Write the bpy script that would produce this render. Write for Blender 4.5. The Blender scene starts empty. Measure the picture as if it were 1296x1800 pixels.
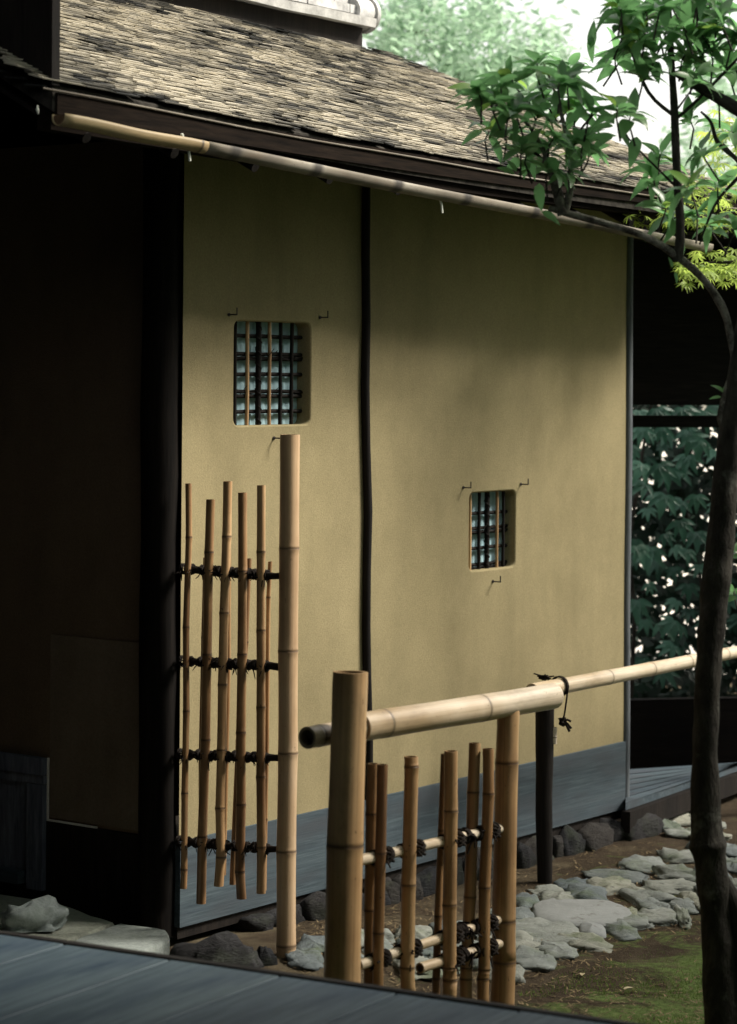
import bpy, bmesh, math, random
from mathutils import Vector, Matrix, noise
R = random.Random(11)
V = Vector
S = 0.87
FPX, V0, ROLL, HC = 4350.0, 655.0, 0.008, 2.12 * S
scn = bpy.context.scene

# ------------------------------------------------------------------ camera
cam_d = bpy.data.cameras.new('camera'); cam = bpy.data.objects.new('camera', cam_d)
scn.collection.objects.link(cam); scn.camera = cam
cam_d.sensor_fit = 'VERTICAL'; cam_d.sensor_height = 36; cam_d.sensor_width = 36
cam_d.lens = FPX / 1800 * 36; cam_d.shift_y = -(900 - V0) / 1800
cam_d.clip_start = 0.05; cam_d.clip_end = 600
cr, sr = math.cos(ROLL), math.sin(ROLL)
CAM = V((0, 0, HC))
cam.matrix_world = Matrix(((cr, -sr, 0, 0), (0, 0, -1, 0), (sr, cr, 0, HC), (0, 0, 0, 1)))
cam_d.dof.use_dof = True; cam_d.dof.focus_distance = 8.0; cam_d.dof.aperture_fstop = 3.8

# ------------------------------------------------------------------ light
SUN_DIR = V((0.93, 0.10, 0.86)).normalized()
w = bpy.data.worlds.new('World'); scn.world = w; w.use_nodes = True
nt = w.node_tree; bg = nt.nodes['Background']
sky = nt.nodes.new('ShaderNodeTexSky'); sky.sky_type = 'NISHITA'; sky.sun_disc = False
sky.sun_elevation = math.asin(SUN_DIR.z); sky.sun_rotation = math.atan2(SUN_DIR.x, SUN_DIR.y)
sky.dust_density = 4.0; sky.air_density = 1.0; sky.ozone_density = 1.0
veil = nt.nodes.new('ShaderNodeMix'); veil.data_type = 'RGBA'; veil.inputs[0].default_value = .75
veil.inputs[7].default_value = (3.3, 3.15, 2.85, 1)          # thin bright cloud veil over the whole sky
nt.links.new(sky.outputs[0], veil.inputs[6]); nt.links.new(veil.outputs[2], bg.inputs[0]); bg.inputs[1].default_value = 0.15
sl = bpy.data.lights.new('sun', 'SUN'); sl.energy = 3.6; sl.angle = math.radians(18); sl.color = (1.0, 0.93, 0.82)
so = bpy.data.objects.new('sun', sl); scn.collection.objects.link(so)
so.rotation_euler = SUN_DIR.to_track_quat('Z', 'Y').to_euler(); so.location = SUN_DIR * 40
scn.view_settings.view_transform = 'Standard'; scn.view_settings.look = 'None'
scn.view_settings.gamma = 1; scn.view_settings.use_curve_mapping = False
scn.view_settings.exposure = 1.45
scn.render.engine = 'CYCLES'

# ------------------------------------------------------------------ geometry helpers
def ray(u, v):
    xc = (u - 648) / FPX; yc = -(v - V0) / FPX
    return V((xc * cr - yc * sr, 1, xc * sr + yc * cr))
def P(u, v, Y): return CAM + ray(u, v) * (Y * S)
def G(u, v, z):
    r = ray(u, v); return CAM + r * ((z - HC) / r.z)
def plane_hit(u, v, p0, nn):
    r = ray(u, v); return CAM + r * ((p0 - CAM).dot(nn) / r.dot(nn))
def px(n, Y): return n * Y * S / FPX          # pixels -> metres at (unscaled) depth Y

class MB:
    def __init__(s): s.v = []; s.f = []; s.sm = []; s.at = {}
    def add(s, vs, fs, smooth=False, **at):
        o = len(s.v); s.v += [V(p) for p in vs]
        for f in fs: s.f.append([i + o for i in f]); s.sm.append(smooth)
        for k, val in at.items():
            a = s.at.setdefault(k, {})
            for i in range(len(vs)): a[o + i] = val[i] if isinstance(val, (list, tuple)) else val
    def box(s, c, ax, ay, az, hx, hy, hz, smooth=False, **at):
        vs = [c + ax * (hx * i) + ay * (hy * j) + az * (hz * k) for i in (-1, 1) for j in (-1, 1) for k in (-1, 1)]
        fs = [(0, 1, 3, 2), (4, 6, 7, 5), (0, 4, 5, 1), (2, 3, 7, 6), (0, 2, 6, 4), (1, 5, 7, 3)]
        s.add(vs, fs, smooth, **at)
    def tube(s, pts, rad, seg=10, cap=True, smooth=True, rough=0, **at):
        pts = [V(p) for p in pts]; n = len(pts)
        if not isinstance(rad, (list, tuple)): rad = [rad] * n
        t0 = (pts[1] - pts[0]).normalized()
        up = V((0, 0, 1)) if abs(t0.z) < .9 else V((1, 0, 0))
        a = t0.cross(up).normalized(); vs = []; fs = []
        for i in range(n):
            t = (pts[min(i + 1, n - 1)] - pts[max(i - 1, 0)]).normalized()
            a = (a - t * a.dot(t)).normalized(); b = t.cross(a)
            for k in range(seg):
                th = 2 * math.pi * k / seg; rr = rad[i]
                if rough:
                    q = pts[i] + (a * math.cos(th) + b * math.sin(th)) * rr
                    rr *= 1 + rough * noise.noise(q * 14)
                vs.append(pts[i] + (a * math.cos(th) + b * math.sin(th)) * rr)
        for i in range(n - 1):
            for k in range(seg):
                k2 = (k + 1) % seg
                fs.append((i * seg + k, i * seg + k2, (i + 1) * seg + k2, (i + 1) * seg + k))
        s.add(vs, fs, smooth, **at)
        if cap:
            s.add(vs[:seg], [tuple(range(seg))[::-1]], False, **at); s.add(vs[-seg:], [tuple(range(seg))], False, **at)
    def mesh(s, name, mat):
        me = bpy.data.meshes.new(name); me.from_pydata([tuple(p) for p in s.v], [], s.f)
        for k, a in s.at.items():
            la = me.attributes.new(k, 'FLOAT', 'POINT')
            la.data.foreach_set('value', [a.get(i, 0.0) for i in range(len(s.v))])
        me.polygons.foreach_set('use_smooth', s.sm)
        for m in (mat if isinstance(mat, (list, tuple)) else [mat]): me.materials.append(m)
        me.update(); return me
W = {}
def link(o, parent=None, M=None):
    scn.collection.objects.link(o); M = M or Matrix.Identity(4)
    if parent is not None: o.parent = parent; o.matrix_basis = W[parent.name].inverted() @ M
    else: o.matrix_basis = M
    W[o.name] = M; return o
def obj(name, mb, mat, parent=None, M=None, world=True):
    """mb in world coords (world=True) is re-based to M's frame, or given in local coords (world=False)"""
    if M is None:
        M = Matrix.Translation(W[parent.name].translation) if parent is not None else Matrix.Translation(sum(mb.v, V()) / len(mb.v))
    if world:
        Mi = M.inverted(); mb.v = [Mi @ p for p in mb.v]
    return link(bpy.data.objects.new(name, mb.mesh(name, mat)), parent, M)
def inst(name, me, parent, M): return link(bpy.data.objects.new(name, me), parent, M)
def tag(o, label=None, cat=None, group=None, kind=None):
    if label: o['label'] = label
    if cat: o['category'] = cat
    if group: o['group'] = group
    if kind: o['kind'] = kind
    return o
def thing(name, loc, label, cat, group=None):
    return tag(link(bpy.data.objects.new(name, None), None, Matrix.Translation(loc)), label, cat, group)
def frame(o, x, y, z):
    return Matrix(((x.x, y.x, z.x, o.x), (x.y, y.y, z.y, o.y), (x.z, y.z, z.z, o.z), (0, 0, 0, 1)))
def axis_frame(p0, p1):
    z = (p1 - p0).normalized(); up = V((0, 0, 1)) if abs(z.z) < .9 else V((0, 1, 0))
    x = up.cross(z).normalized(); y = z.cross(x); return frame(p0, x, y, z)
def sstep(a, b, x):
    t = max(0, min(1, (x - a) / (b - a))); return t * t * (3 - 2 * t)

# ------------------------------------------------------------------ materials
def mat(name):
    m = bpy.data.materials.new(name); m.use_nodes = True; t = m.node_tree
    return m, t, t.nodes['Principled BSDF']
def N(t, typ, **kw):
    n = t.nodes.new(typ)
    for k, v_ in kw.items():
        if k in n.inputs: n.inputs[k].default_value = v_
        else: setattr(n, k, v_)
    return n
def ramp(t, fac, stops):
    r = t.nodes.new('ShaderNodeValToRGB'); e = r.color_ramp.elements
    while len(e) < len(stops): e.new(0.5)
    for el, (p, c) in zip(e, stops): el.position = p; el.color = (*c, 1)
    t.links.new(fac, r.inputs[0]); return r.outputs[0]
def coords(t, scale=(1, 1, 1), kind='Object'):
    c = t.nodes.new('ShaderNodeTexCoord'); mp = t.nodes.new('ShaderNodeMapping'); mp.inputs['Scale'].default_value = scale
    t.links.new(c.outputs[kind], mp.inputs[0]); return mp.outputs[0]
def nz(t, vec, scale, detail=4, rough=.55, dist=0):
    n = N(t, 'ShaderNodeTexNoise', Scale=scale, Detail=detail, Roughness=rough, Distortion=dist)
    t.links.new(vec, n.inputs['Vector']); return n.outputs[0]
def mix(t, fac, a, b, mode='MIX'):
    m = t.nodes.new('ShaderNodeMix'); m.data_type = 'RGBA'; m.blend_type = mode
    for s_, val in ((0, fac), (6, a), (7, b)):
        if hasattr(val, 'links') or hasattr(val, 'is_linked'): t.links.new(val, m.inputs[s_])
        elif s_ == 0: m.inputs[0].default_value = val
        else: m.inputs[s_].default_value = (*val, 1)
    return m.outputs[2]
def bump(t, bs, h, strength, dist=.01):
    b = N(t, 'ShaderNodeBump', Strength=strength, Distance=dist); t.links.new(h, b.inputs['Height']); t.links.new(b.outputs[0], bs.inputs['Normal'])
def fin(t, bs, col, rough=.7, spec=.3):
    if hasattr(col, 'links'): t.links.new(col, bs.inputs['Base Color'])
    else: bs.inputs['Base Color'].default_value = (*col, 1)
    bs.inputs['Roughness'].default_value = rough; bs.inputs['Specular IOR Level'].default_value = spec

def m_plaster(name, c0, c1, c2):
    m, t, b = mat(name); v = coords(t)
    big = ramp(t, nz(t, v, 1.6, 5, .6), [(.3, c0), (.7, c1)])
    fine = ramp(t, nz(t, v, 160, 3, .6), [(.3, (.86, .86, .86)), (.7, (1.08, 1.08, 1.08))])
    sp = ramp(t, nz(t, v, 420, 1), [(.70, (1, 1, 1)), (.76, (.55, .5, .45))])
    streak = ramp(t, nz(t, coords(t, (1.2, 1.2, .25)), 5, 4), [(.42, (1, 1, 1)), (.75, c2)])
    mid = ramp(t, nz(t, v, 9, 6, .7), [(.3, (.93, .93, .92)), (.7, (1.05, 1.05, 1.05))])
    stw = ramp(t, nz(t, coords(t, (60, 60, 330)), 1.0, 2, .5), [(.70, (1, 1, 1)), (.78, (1.22, 1.2, 1.1))])
    big = mix(t, 1, mix(t, 1, big, mid, 'MULTIPLY'), stw, 'MULTIPLY')
    c = mix(t, 1, mix(t, 1, mix(t, 1, big, fine, 'MULTIPLY'), sp, 'MULTIPLY'), streak, 'MULTIPLY')
    fin(t, b, c, .95, .1); bump(t, b, nz(t, v, 210, 4, .7), .35, .004); return m
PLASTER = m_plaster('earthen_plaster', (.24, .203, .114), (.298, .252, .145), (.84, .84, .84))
PLASTER_SHADED = m_plaster('earthen_plaster_shaded', (.12, .085, .055), (.15, .11, .07), (.8, .8, .8))  # facade plaster in a darker copy, painting in the side wall's shade
PLASTER_WHITE = m_plaster('white_plaster', (.72, .70, .64), (.8, .78, .73), (.8, .8, .8))

def m_wood(name, ca, cb, stretch, sc=40, rough=.7, spec=.3, bmp=.3, stain_shade=None):
    m, t, b = mat(name); v = coords(t, stretch)
    g = nz(t, v, sc, 6, .65, .4)
    c = ramp(t, g, [(.3, ca), (.72, cb)])
    g2 = ramp(t, nz(t, coords(t, tuple(k * .35 for k in stretch)), sc * .35, 4, .6, 1.2), [(.35, (.6, .62, .66)), (.65, (1.1, 1.08, 1.05))])
    c = mix(t, 1, c, g2, 'MULTIPLY')
    if stain_shade:
        c = mix(t, ramp(t, nz(t, coords(t, stain_shade[0]), stain_shade[1], 5, .6), [(.46, (0, 0, 0)), (.64, (1, 1, 1))]), c, stain_shade[2])
    oi = t.nodes.new('ShaderNodeObjectInfo')
    c = mix(t, 1, c, ramp(t, oi.outputs['Random'], [(0, (.86, .87, .9)), (1, (1.08, 1.06, 1.02))]), 'MULTIPLY')
    fin(t, b, c, rough, spec); bump(t, b, g, bmp, .004); return m
WOOD_DARK = m_wood('dark_smoked_wood', (.006, .005, .0045), (.02, .016, .014), (8, 8, .6), 12, .75, .15)
BLACKW = m_wood('near_black_wood', (.003, .0026, .0024), (.010, .008, .007), (8, 8, .6), 12, .8, .08)  # almost black wood grain
WOOD_BROWN = m_wood('dark_brown_wood', (.004, .003, .0025), (.016, .011, .008), (.6, 8, 8), 12, .9, .05)
BOARD = m_wood('weathered_blue_grey_board', (.036, .056, .07), (.095, .13, .155), (.7, 12, 20), 7, .75, .25, .25, ((1.0, 3, 5), 1.6, (.05, .062, .075)))
DECK = m_wood('weathered_deck_wood', (.08, .125, .155), (.19, .255, .30), (1.0, 18, 18), 5, .55, .35, .12, ((.9, 5, 1), 1.5, (.05, .08, .12)))  # dark blue streaks paint in shadows and reflections on the deck
POSTW = m_wood('grey_corner_wood', (.06, .07, .08), (.16, .18, .20), (10, 10, .7), 8, .75, .2)

def m_bamboo(name, c_hi, c_mid, c_lo, dirt=.35, gloss=.38):
    m, t, b = mat(name)
    oi = t.nodes.new('ShaderNodeObjectInfo')
    va = t.nodes.new('ShaderNodeVectorMath'); va.operation = 'ADD'
    vm = t.nodes.new('ShaderNodeVectorMath'); vm.operation = 'SCALE'; vm.inputs[0].default_value = (7, 3, 11)
    t.links.new(oi.outputs['Random'], vm.inputs['Scale']); t.links.new(vm.outputs[0], va.inputs[0])
    t.links.new(coords(t), va.inputs[1]); base = va.outputs[0]
    def st(sx, sz):
        mp = t.nodes.new('ShaderNodeMapping'); mp.inputs['Scale'].default_value = (sx, sx, sz); t.links.new(base, mp.inputs[0]); return mp.outputs[0]
    c = ramp(t, nz(t, st(1.5, .9), 3.0, 4, .55), [(.28, c_lo), (.5, c_mid), (.74, c_hi)])
    c = mix(t, 1, c, ramp(t, nz(t, st(60, .8), 2.2, 4, .6), [(.3, (.80, .77, .72)), (.6, (1.06, 1.05, 1.03))]), 'MULTIPLY')
    sp = ramp(t, nz(t, st(26, 15), 3.5, 3, .7), [(.66, (0, 0, 0)), (.74, (1, 1, 1))])
    c = mix(t, sp, c, tuple(k * .45 for k in c_lo))
    pat = ramp(t, nz(t, st(7, 2.2), 2.6, 6, .7), [(.52, (0, 0, 0)), (.72, (dirt, dirt, dirt))])
    c = mix(t, pat, c, (.10, .075, .05))
    gr = t.nodes.new('ShaderNodeTexGradient'); gr.gradient_type = 'RADIAL'; t.links.new(coords(t), gr.inputs[0])
    ga_ = t.nodes.new('ShaderNodeMath'); ga_.operation = 'ADD'; t.links.new(gr.outputs['Fac'], ga_.inputs[0]); t.links.new(oi.outputs['Random'], ga_.inputs[1])
    gw_ = t.nodes.new('ShaderNodeMath'); gw_.operation = 'MULTIPLY_ADD'; t.links.new(nz(t, st(.01, 3), 2, 3), gw_.inputs[0]); gw_.inputs[1].default_value = .02; t.links.new(ga_.outputs[0], gw_.inputs[2])
    gf = t.nodes.new('ShaderNodeMath'); gf.operation = 'FRACT'; t.links.new(gw_.outputs[0], gf.inputs[0])
    ck = ramp(t, gf.outputs[0], [(.37, (0, 0, 0)), (.3735, (1, 1, 1)), (.377, (0, 0, 0)), (.38, (0, 0, 0)), (.82, (0, 0, 0)), (.823, (.8, .8, .8)), (.826, (0, 0, 0))])
    c = mix(t, ck, c, (.05, .035, .025))
    at = N(t, 'ShaderNodeAttribute', attribute_name='nd')
    c = mix(t, at.outputs['Fac'], c, tuple(k * .30 for k in c_lo))
    c = mix(t, 1, c, ramp(t, oi.outputs['Random'], [(0, (.78, .76, .74)), (1, (1.08, 1.06, 1.03))]), 'MULTIPLY')
    fin(t, b, c, gloss, .45); bump(t, b, nz(t, st(120, 2), 2, 3), .12, .002); return m
BAM_TAN = m_bamboo('straw_bamboo', (.52, .36, .20), (.42, .27, .14), (.25, .14, .07), .4)
BAM_BROWN = m_bamboo('brown_bamboo', (.38, .25, .13), (.26, .155, .075), (.13, .065, .033), .6)
BAM_PALE = m_bamboo('pale_silvered_bamboo', (.66, .61, .52), (.58, .50, .39), (.42, .32, .20), .35, .42)
BAM_GREY = m_bamboo('mottled_grey_bamboo', (.27, .26, .235), (.15, .135, .11), (.05, .042, .034), .95, .8)  # mottled grey, darkened further to paint in tree shade on the gutter
BAM_DULL = m_bamboo('dull_gutter_bamboo', (.32, .26, .15), (.25, .19, .10), (.15, .105, .055), .5, .6)
BAM_POST = m_bamboo('sunlit_post_bamboo', (.58, .45, .32), (.50, .36, .23), (.34, .22, .13), .2, .4)  # paler tone stands in for strong sun on the tall post

m, t, b = mat('bamboo_pith'); fin(t, b, ramp(t, nz(t, coords(t), 60), [(.3, (.05, .03, .02)), (.7, (.16, .10, .06))]), .9, .1); PITH = m
m, t, b = mat('black_palm_rope'); fin(t, b, ramp(t, nz(t, coords(t), 300, 3), [(.3, (.006, .005, .005)), (.7, (.03, .024, .02))]), .9, .1); ROPE = m
m, t, b = mat('black_iron'); fin(t, b, ramp(t, nz(t, coords(t), 200, 3), [(.3, (.012, .011, .012)), (.7, (.04, .03, .026))]), .6, .4); IRON = m
m, t, b = mat('bright_metal'); fin(t, b, ramp(t, nz(t, coords(t), 90, 3), [(.3, (.5, .52, .46)), (.7, (.72, .74, .66))]), .4, .5); METAL = m
m, t, b = mat('white_paper'); fin(t, b, ramp(t, nz(t, coords(t), 30, 4), [(.3, (.28, .43, .49)), (.7, (.40, .56, .61))]), .9, .1); PAPER = m  # white paper tinted blue to imitate reflected sky light
m, t, b = mat('grey_roof_tile'); fin(t, b, ramp(t, nz(t, coords(t), 14, 6, .7), [(.3, (.22, .22, .215)), (.55, (.42, .42, .41)), (.75, (.52, .51, .49))]), .6, .35); TILE = m
bump(t, b, nz(t, coords(t), 60, 4), .3, .005)

m, t, b = mat('weathered_shingle')
at = N(t, 'ShaderNodeAttribute', attribute_name='tone')
v = coords(t, (6, 1, 1))
c = ramp(t, at.outputs['Fac'], [(0, (.035, .036, .036)), (.28, (.085, .083, .077)), (.5, (.20, .187, .158)), (1, (.46, .425, .35))])
c = mix(t, 1, c, ramp(t, nz(t, v, 18, 4, .7), [(.3, (.7, .71, .72)), (.7, (1.1, 1.08, 1.04))]), 'MULTIPLY')
fin(t, b, c, .85, .15); SHINGLE = m
m, t, b = mat('roof_underlay'); fin(t, b, ramp(t, nz(t, coords(t), 30, 4), [(.3, (.012, .011, .01)), (.7, (.05, .046, .04))]), .95, .05); UNDER = m

def m_stone(name, ca, cb, moss=.0, sc=9, bmp=.6):
    m, t, b = mat(name); v = coords(t)
    oi = t.nodes.new('ShaderNodeObjectInfo')
    c = ramp(t, nz(t, v, sc, 8, .7, .6), [(.3, ca), (.7, cb)])
    c = mix(t, 1, c, ramp(t, oi.outputs['Random'], [(0, (.5, .55, .62)), (.5, (.95, .95, .95)), (1, (1.3, 1.18, 1.0))]), 'MULTIPLY')
    c = mix(t, ramp(t, nz(t, v, sc * 3, 5, .7), [(.60, (0, 0, 0)), (.72, (1, 1, 1))]), c, tuple(k * .4 for k in ca))
    if moss: c = mix(t, ramp(t, nz(t, v, 7, 5, .6), [(.5, (0, 0, 0)), (.68, (moss, moss, moss))]), c, (.07, .10, .035))
    fin(t, b, c, .85, .25); bump(t, b, nz(t, coords(t, (1, 1, 3)), sc * 2.5, 9, .72, .8), bmp, .03); return m
ST_PATH = m_stone('path_stone', (.13, .148, .142), (.275, .30, .287), .6)
ST_PALE = m_stone('smooth_pale_stone', (.30, .30, .275), (.42, .42, .385), 0, 5, .3)
ST_DARK = m_stone('dark_stone', (.008, .008, .009), (.04, .04, .043), .2, 12, .8)  # very dark stone tones with a little moss
ST_GRAN = m_stone('cut_granite', (.22, .255, .25), (.38, .425, .41), .2, 60, .35)

m, t, b = mat('mossy_earth'); v = coords(t)
base = ramp(t, nz(t, v, 6, 8, .7), [(.3, (.03, .022, .014)), (.7, (.085, .064, .042))])
pale = mix(t, ramp(t, nz(t, v, 1.7, 4, .6), [(.5, (0, 0, 0)), (.66, (1, 1, 1))]), base, (.15, .125, .08))
grass = ramp(t, nz(t, v, 40, 6, .7), [(.3, (.055, .09, .022)), (.7, (.17, .235, .075))])
at = N(t, 'ShaderNodeAttribute', attribute_name='moss')
ad = t.nodes.new('ShaderNodeMath'); ad.operation = 'ADD'; t.links.new(at.outputs['Fac'], ad.inputs[0])
t.links.new(nz(t, v, 4.5, 7, .72, .6), ad.inputs[1])
c = mix(t, ramp(t, ad.outputs[0], [(.52, (0, 0, 0)), (.66, (1, 1, 1))]), pale, grass)
c = mix(t, ramp(t, nz(t, v, 130, 3, .6), [(.64, (0, 0, 0)), (.72, (1, 1, 1))]), c, (.19, .15, .10))
fin(t, b, c, .95, .1); bump(t, b, nz(t, v, 90, 8, .75), .9, .02); MOSS = m
m, t, b = mat('raked_gravel'); fin(t, b, ramp(t, nz(t, coords(t), 60, 4), [(.3, (.35, .33, .3)), (.7, (.55, .53, .5))]), .95, .1); GRAVEL = m

m, t, b = mat('dark_bark'); v = coords(t, (1, 1, .35))
c = ramp(t, nz(t, v, 22, 8, .7), [(.3, (.014, .0125, .011)), (.52, (.045, .041, .035)), (.75, (.10, .093, .08))])
c = mix(t, ramp(t, nz(t, coords(t), 9, 6, .7), [(.58, (0, 0, 0)), (.72, (.8, .8, .8))]), c, (.17, .18, .155))
fin(t, b, c, .9, .15); bump(t, b, nz(t, v, 45, 6, .7), 1.0, .02); BARK = m
m, t, b = mat('lichen_bark'); v = coords(t)
c = ramp(t, nz(t, v, 26, 7, .75), [(.4, (.04, .035, .03)), (.6, (.22, .21, .18))])
fin(t, b, c, .9, .15); bump(t, b, nz(t, v, 60, 5), .6, .006); BARK_PALE = m

def m_leaf(name, ca, cb, trans, tcol, rough=.38, spec=.5):
    m, t, b = mat(name)
    oi = t.nodes.new('ShaderNodeObjectInfo'); at = N(t, 'ShaderNodeAttribute', attribute_name='tone')
    ad = t.nodes.new('ShaderNodeMath'); ad.operation = 'ADD'; t.links.new(oi.outputs['Random'], ad.inputs[0]); t.links.new(at.outputs['Fac'], ad.inputs[1])
    fr = t.nodes.new('ShaderNodeMath'); fr.operation = 'FRACT'; t.links.new(ad.outputs[0], fr.inputs[0])
    c = ramp(t, fr.outputs[0], [(0, ca), (1, cb)])
    c = mix(t, 1, c, ramp(t, nz(t, coords(t), 40, 3), [(.3, (.8, .8, .8)), (.7, (1.15, 1.15, 1.1))]), 'MULTIPLY')
    fin(t, b, c, rough, spec)
    tr = t.nodes.new('ShaderNodeBsdfTranslucent'); tr.inputs[0].default_value = (*tcol, 1)
    ms = t.nodes.new('ShaderNodeMixShader'); ms.inputs[0].default_value = trans
    t.links.new(b.outputs[0], ms.inputs[1]); t.links.new(tr.outputs[0], ms.inputs[2])
    t.links.new(ms.outputs[0], t.nodes['Material Output'].inputs[0]); return m
LEAF = m_leaf('glossy_evergreen_leaf', (.04, .105, .048), (.15, .27, .12), .45, (.20, .44, .17))
LEAF_YOUNG = m_leaf('young_light_leaf', (.13, .25, .06), (.20, .33, .08), .45, (.30, .50, .10))
LEAF_MAPLE = m_leaf('maple_leaf', (.17, .27, .05), (.28, .38, .08), .5, (.50, .66, .14), .5, .3)
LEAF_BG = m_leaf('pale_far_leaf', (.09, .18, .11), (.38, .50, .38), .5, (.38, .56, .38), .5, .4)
LEAF_VINE = m_leaf('dark_vine_leaf', (.03, .10, .07), (.085, .22, .155), .2, (.09, .26, .16), .42, .4)
LEAF_SHADED = m_leaf('shaded_shrub_leaf', (.010, .026, .017), (.02, .05, .032), .08, (.02, .06, .03), .5, .3)  # darker copy of the vine leaf, painting shade into the inner mass
LEAF_DRY = m_leaf('dry_leaf', (.45, .38, .24), (.55, .48, .32), .2, (.4, .3, .15), .7, .2)

# ------------------------------------------------------------------ reference frame of the house
ZB = .12 * S
UP = V((0, 0, 1))
L = G(312, 1630, ZB); RR = G(1098, 1420, ZB)
d = (RR - L).normalized(); n = V((d.y, -d.x, 0)); LEN = (RR - L).length
def F(u, v, off=0.0): return plane_hit(u, v, L + n * off, n)
def sz(p): return (p - L).dot(d), p.z
def fp(s, z, off=0.0): return V((L.x, L.y, 0)) + d * s + n * off + UP * z
post0 = P(503, 1678, 8.65)

# ------------------------------------------------------------------ ground
def gz(x, y):
    a = (V((x, y)) - V((post0.x, post0.y))).length
    q = (V((x, y, 0)) - V((L.x, L.y, 0)))
    lft = sstep(.9, -.6, q.dot(d))
    return post0.z * max(math.exp(-(a / .75) ** 2), lft * .9) - .004
mb = MB()
xs = [-150, -60, -25, -10] + [-5 + i * .12 for i in range(80)] + [6, 10, 25, 60, 150]
ys = [-60, -20, -6, 0, 3, 4.4] + [5 + i * .12 for i in range(70)] + [14.5, 17, 22, 40, 90, 250]
vs = []; ms = []
for y in ys:
    for x in xs:
        z = gz(x, y) + (.012 * noise.noise(V((x * 1.7, y * 1.7, 3))) + .006 * noise.noise(V((x * 6, y * 6, 9))) if 4 < y < 14 and abs(x) < 6 else 0)
        vs.append((x, y, z))
        q = V((x, y, 0)) - V((L.x, L.y, 0)); o_ = q.dot(n); s_ = q.dot(d)
        mo = .20 * sstep(1.05, 1.5, o_) - .10 * sstep(.75, .3, o_) - .07 * sstep(1.0, .2, s_)
        ms.append(mo)
fs = [(j * len(xs) + i, j * len(xs) + i + 1, (j + 1) * len(xs) + i + 1, (j + 1) * len(xs) + i) for j in range(len(ys) - 1) for i in range(len(xs) - 1)]
mb.add(vs, fs, True, moss=ms)
tag(obj('ground', mb, MOSS, M=Matrix.Identity(4)), kind='structure')
mb = MB(); mb.add([(-40, 15.2, .012), (60, 15.2, .012), (60, 60, .012), (-40, 60, .012)], [(0, 1, 2, 3)])
tag(obj('gravel_court', mb, GRAVEL), kind='structure')

# ------------------------------------------------------------------ bamboo builder
def bamboo_mb(length, r0, r1, nodes, seg=20, bow=0.0, wob=0.0, seed=0, hollow=True, flare=0.06):
    """pole along local Z from 0 to length, nodes = fractions"""
    rr = random.Random(seed); rows = []
    def rad(t): return r0 + (r1 - r0) * t
    marks = sorted(nodes); ph = rr.random() * 6
    ts = [(0, 1, 0)]
    prev = 0
    nw = max(.0035, r0 * .16) / length
    for q in marks + [1.0]:
        lo = prev; hi = q
        for k in (.08, .3, .5, .7, .92):
            ts.append((lo + (hi - lo) * k, 1 + (.012 if k in (.08, .92) else -.012), 0))
        if q < 1.0:
            ts += [(q - nw * 2.2, 1 + flare * .35, .10), (q - nw * .9, 1 + flare, .3), (q - nw * .2, 1 + flare * .9, .95), (q + nw * .25, 1 + flare * .25, 1), (q + nw * .8, 1 + flare * .8, .45), (q + nw * 1.7, 1.02, .08)]
        prev = q
    ts.append((1, 1, 0)); ts.sort()
    ax_ = [(rr.uniform(-1, 1), rr.uniform(-1, 1)) for _ in range(len(marks) + 2)]
    mkk = [0] + marks + [1]
    mb = MB(); vs = []; at = []
    for (t_, f_, a_) in ts:
        k = 0
        while k < len(mkk) - 2 and t_ > mkk[k + 1]: k += 1
        u_ = (t_ - mkk[k]) / max(1e-6, mkk[k + 1] - mkk[k])
        ox = (ax_[k][0] * (1 - u_) + ax_[k + 1][0] * u_) * wob + bow * math.sin(math.pi * t_)
        oy = (ax_[k][1] * (1 - u_) + ax_[k + 1][1] * u_) * wob
        for j in range(seg):
            th = 2 * math.pi * j / seg
            vs.append((ox + rad(t_) * f_ * math.cos(th), oy + rad(t_) * f_ * math.sin(th), t_ * length)); at.append(a_)
    fs = []
    for i in range(len(ts) - 1):
        for j in range(seg):
            j2 = (j + 1) % seg; fs.append((i * seg + j, i * seg + j2, (i + 1) * seg + j2, (i + 1) * seg + j))
    mb.add(vs, fs, True, nd=at)
    for end in (0, 1):
        ring = vs[:seg] if end == 0 else vs[-seg:]; c = sum((V(p) for p in ring), V()) / seg
        dz = (1 if end == 0 else -1)
        inn = [c + (V(p) - c) * .74 for p in ring]; dep = [p + V((0, 0, dz * r0 * .9)) for p in inn]
        q = [V(p) for p in ring] + inn + dep
        ff = []
        for j in range(seg):
            j2 = (j + 1) % seg
            ff += [(j, j2, seg + j2, seg + j), (seg + j, seg + j2, 2 * seg + j2, 2 * seg + j)]
        ff.append(tuple(range(2 * seg, 3 * seg)))
        mb.add(q, ff, False, nd=[.25] * seg + [.6] * seg + [1.3] * seg)
    return mb
def bamboo(name, p0, p1, r0, r1, nodes, mat_, parent, **kw):
    mb = bamboo_mb((p1 - p0).length, r0, r1, nodes, **kw)
    return obj(name, mb, mat_, parent, axis_frame(p0, p1), world=False)

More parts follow.
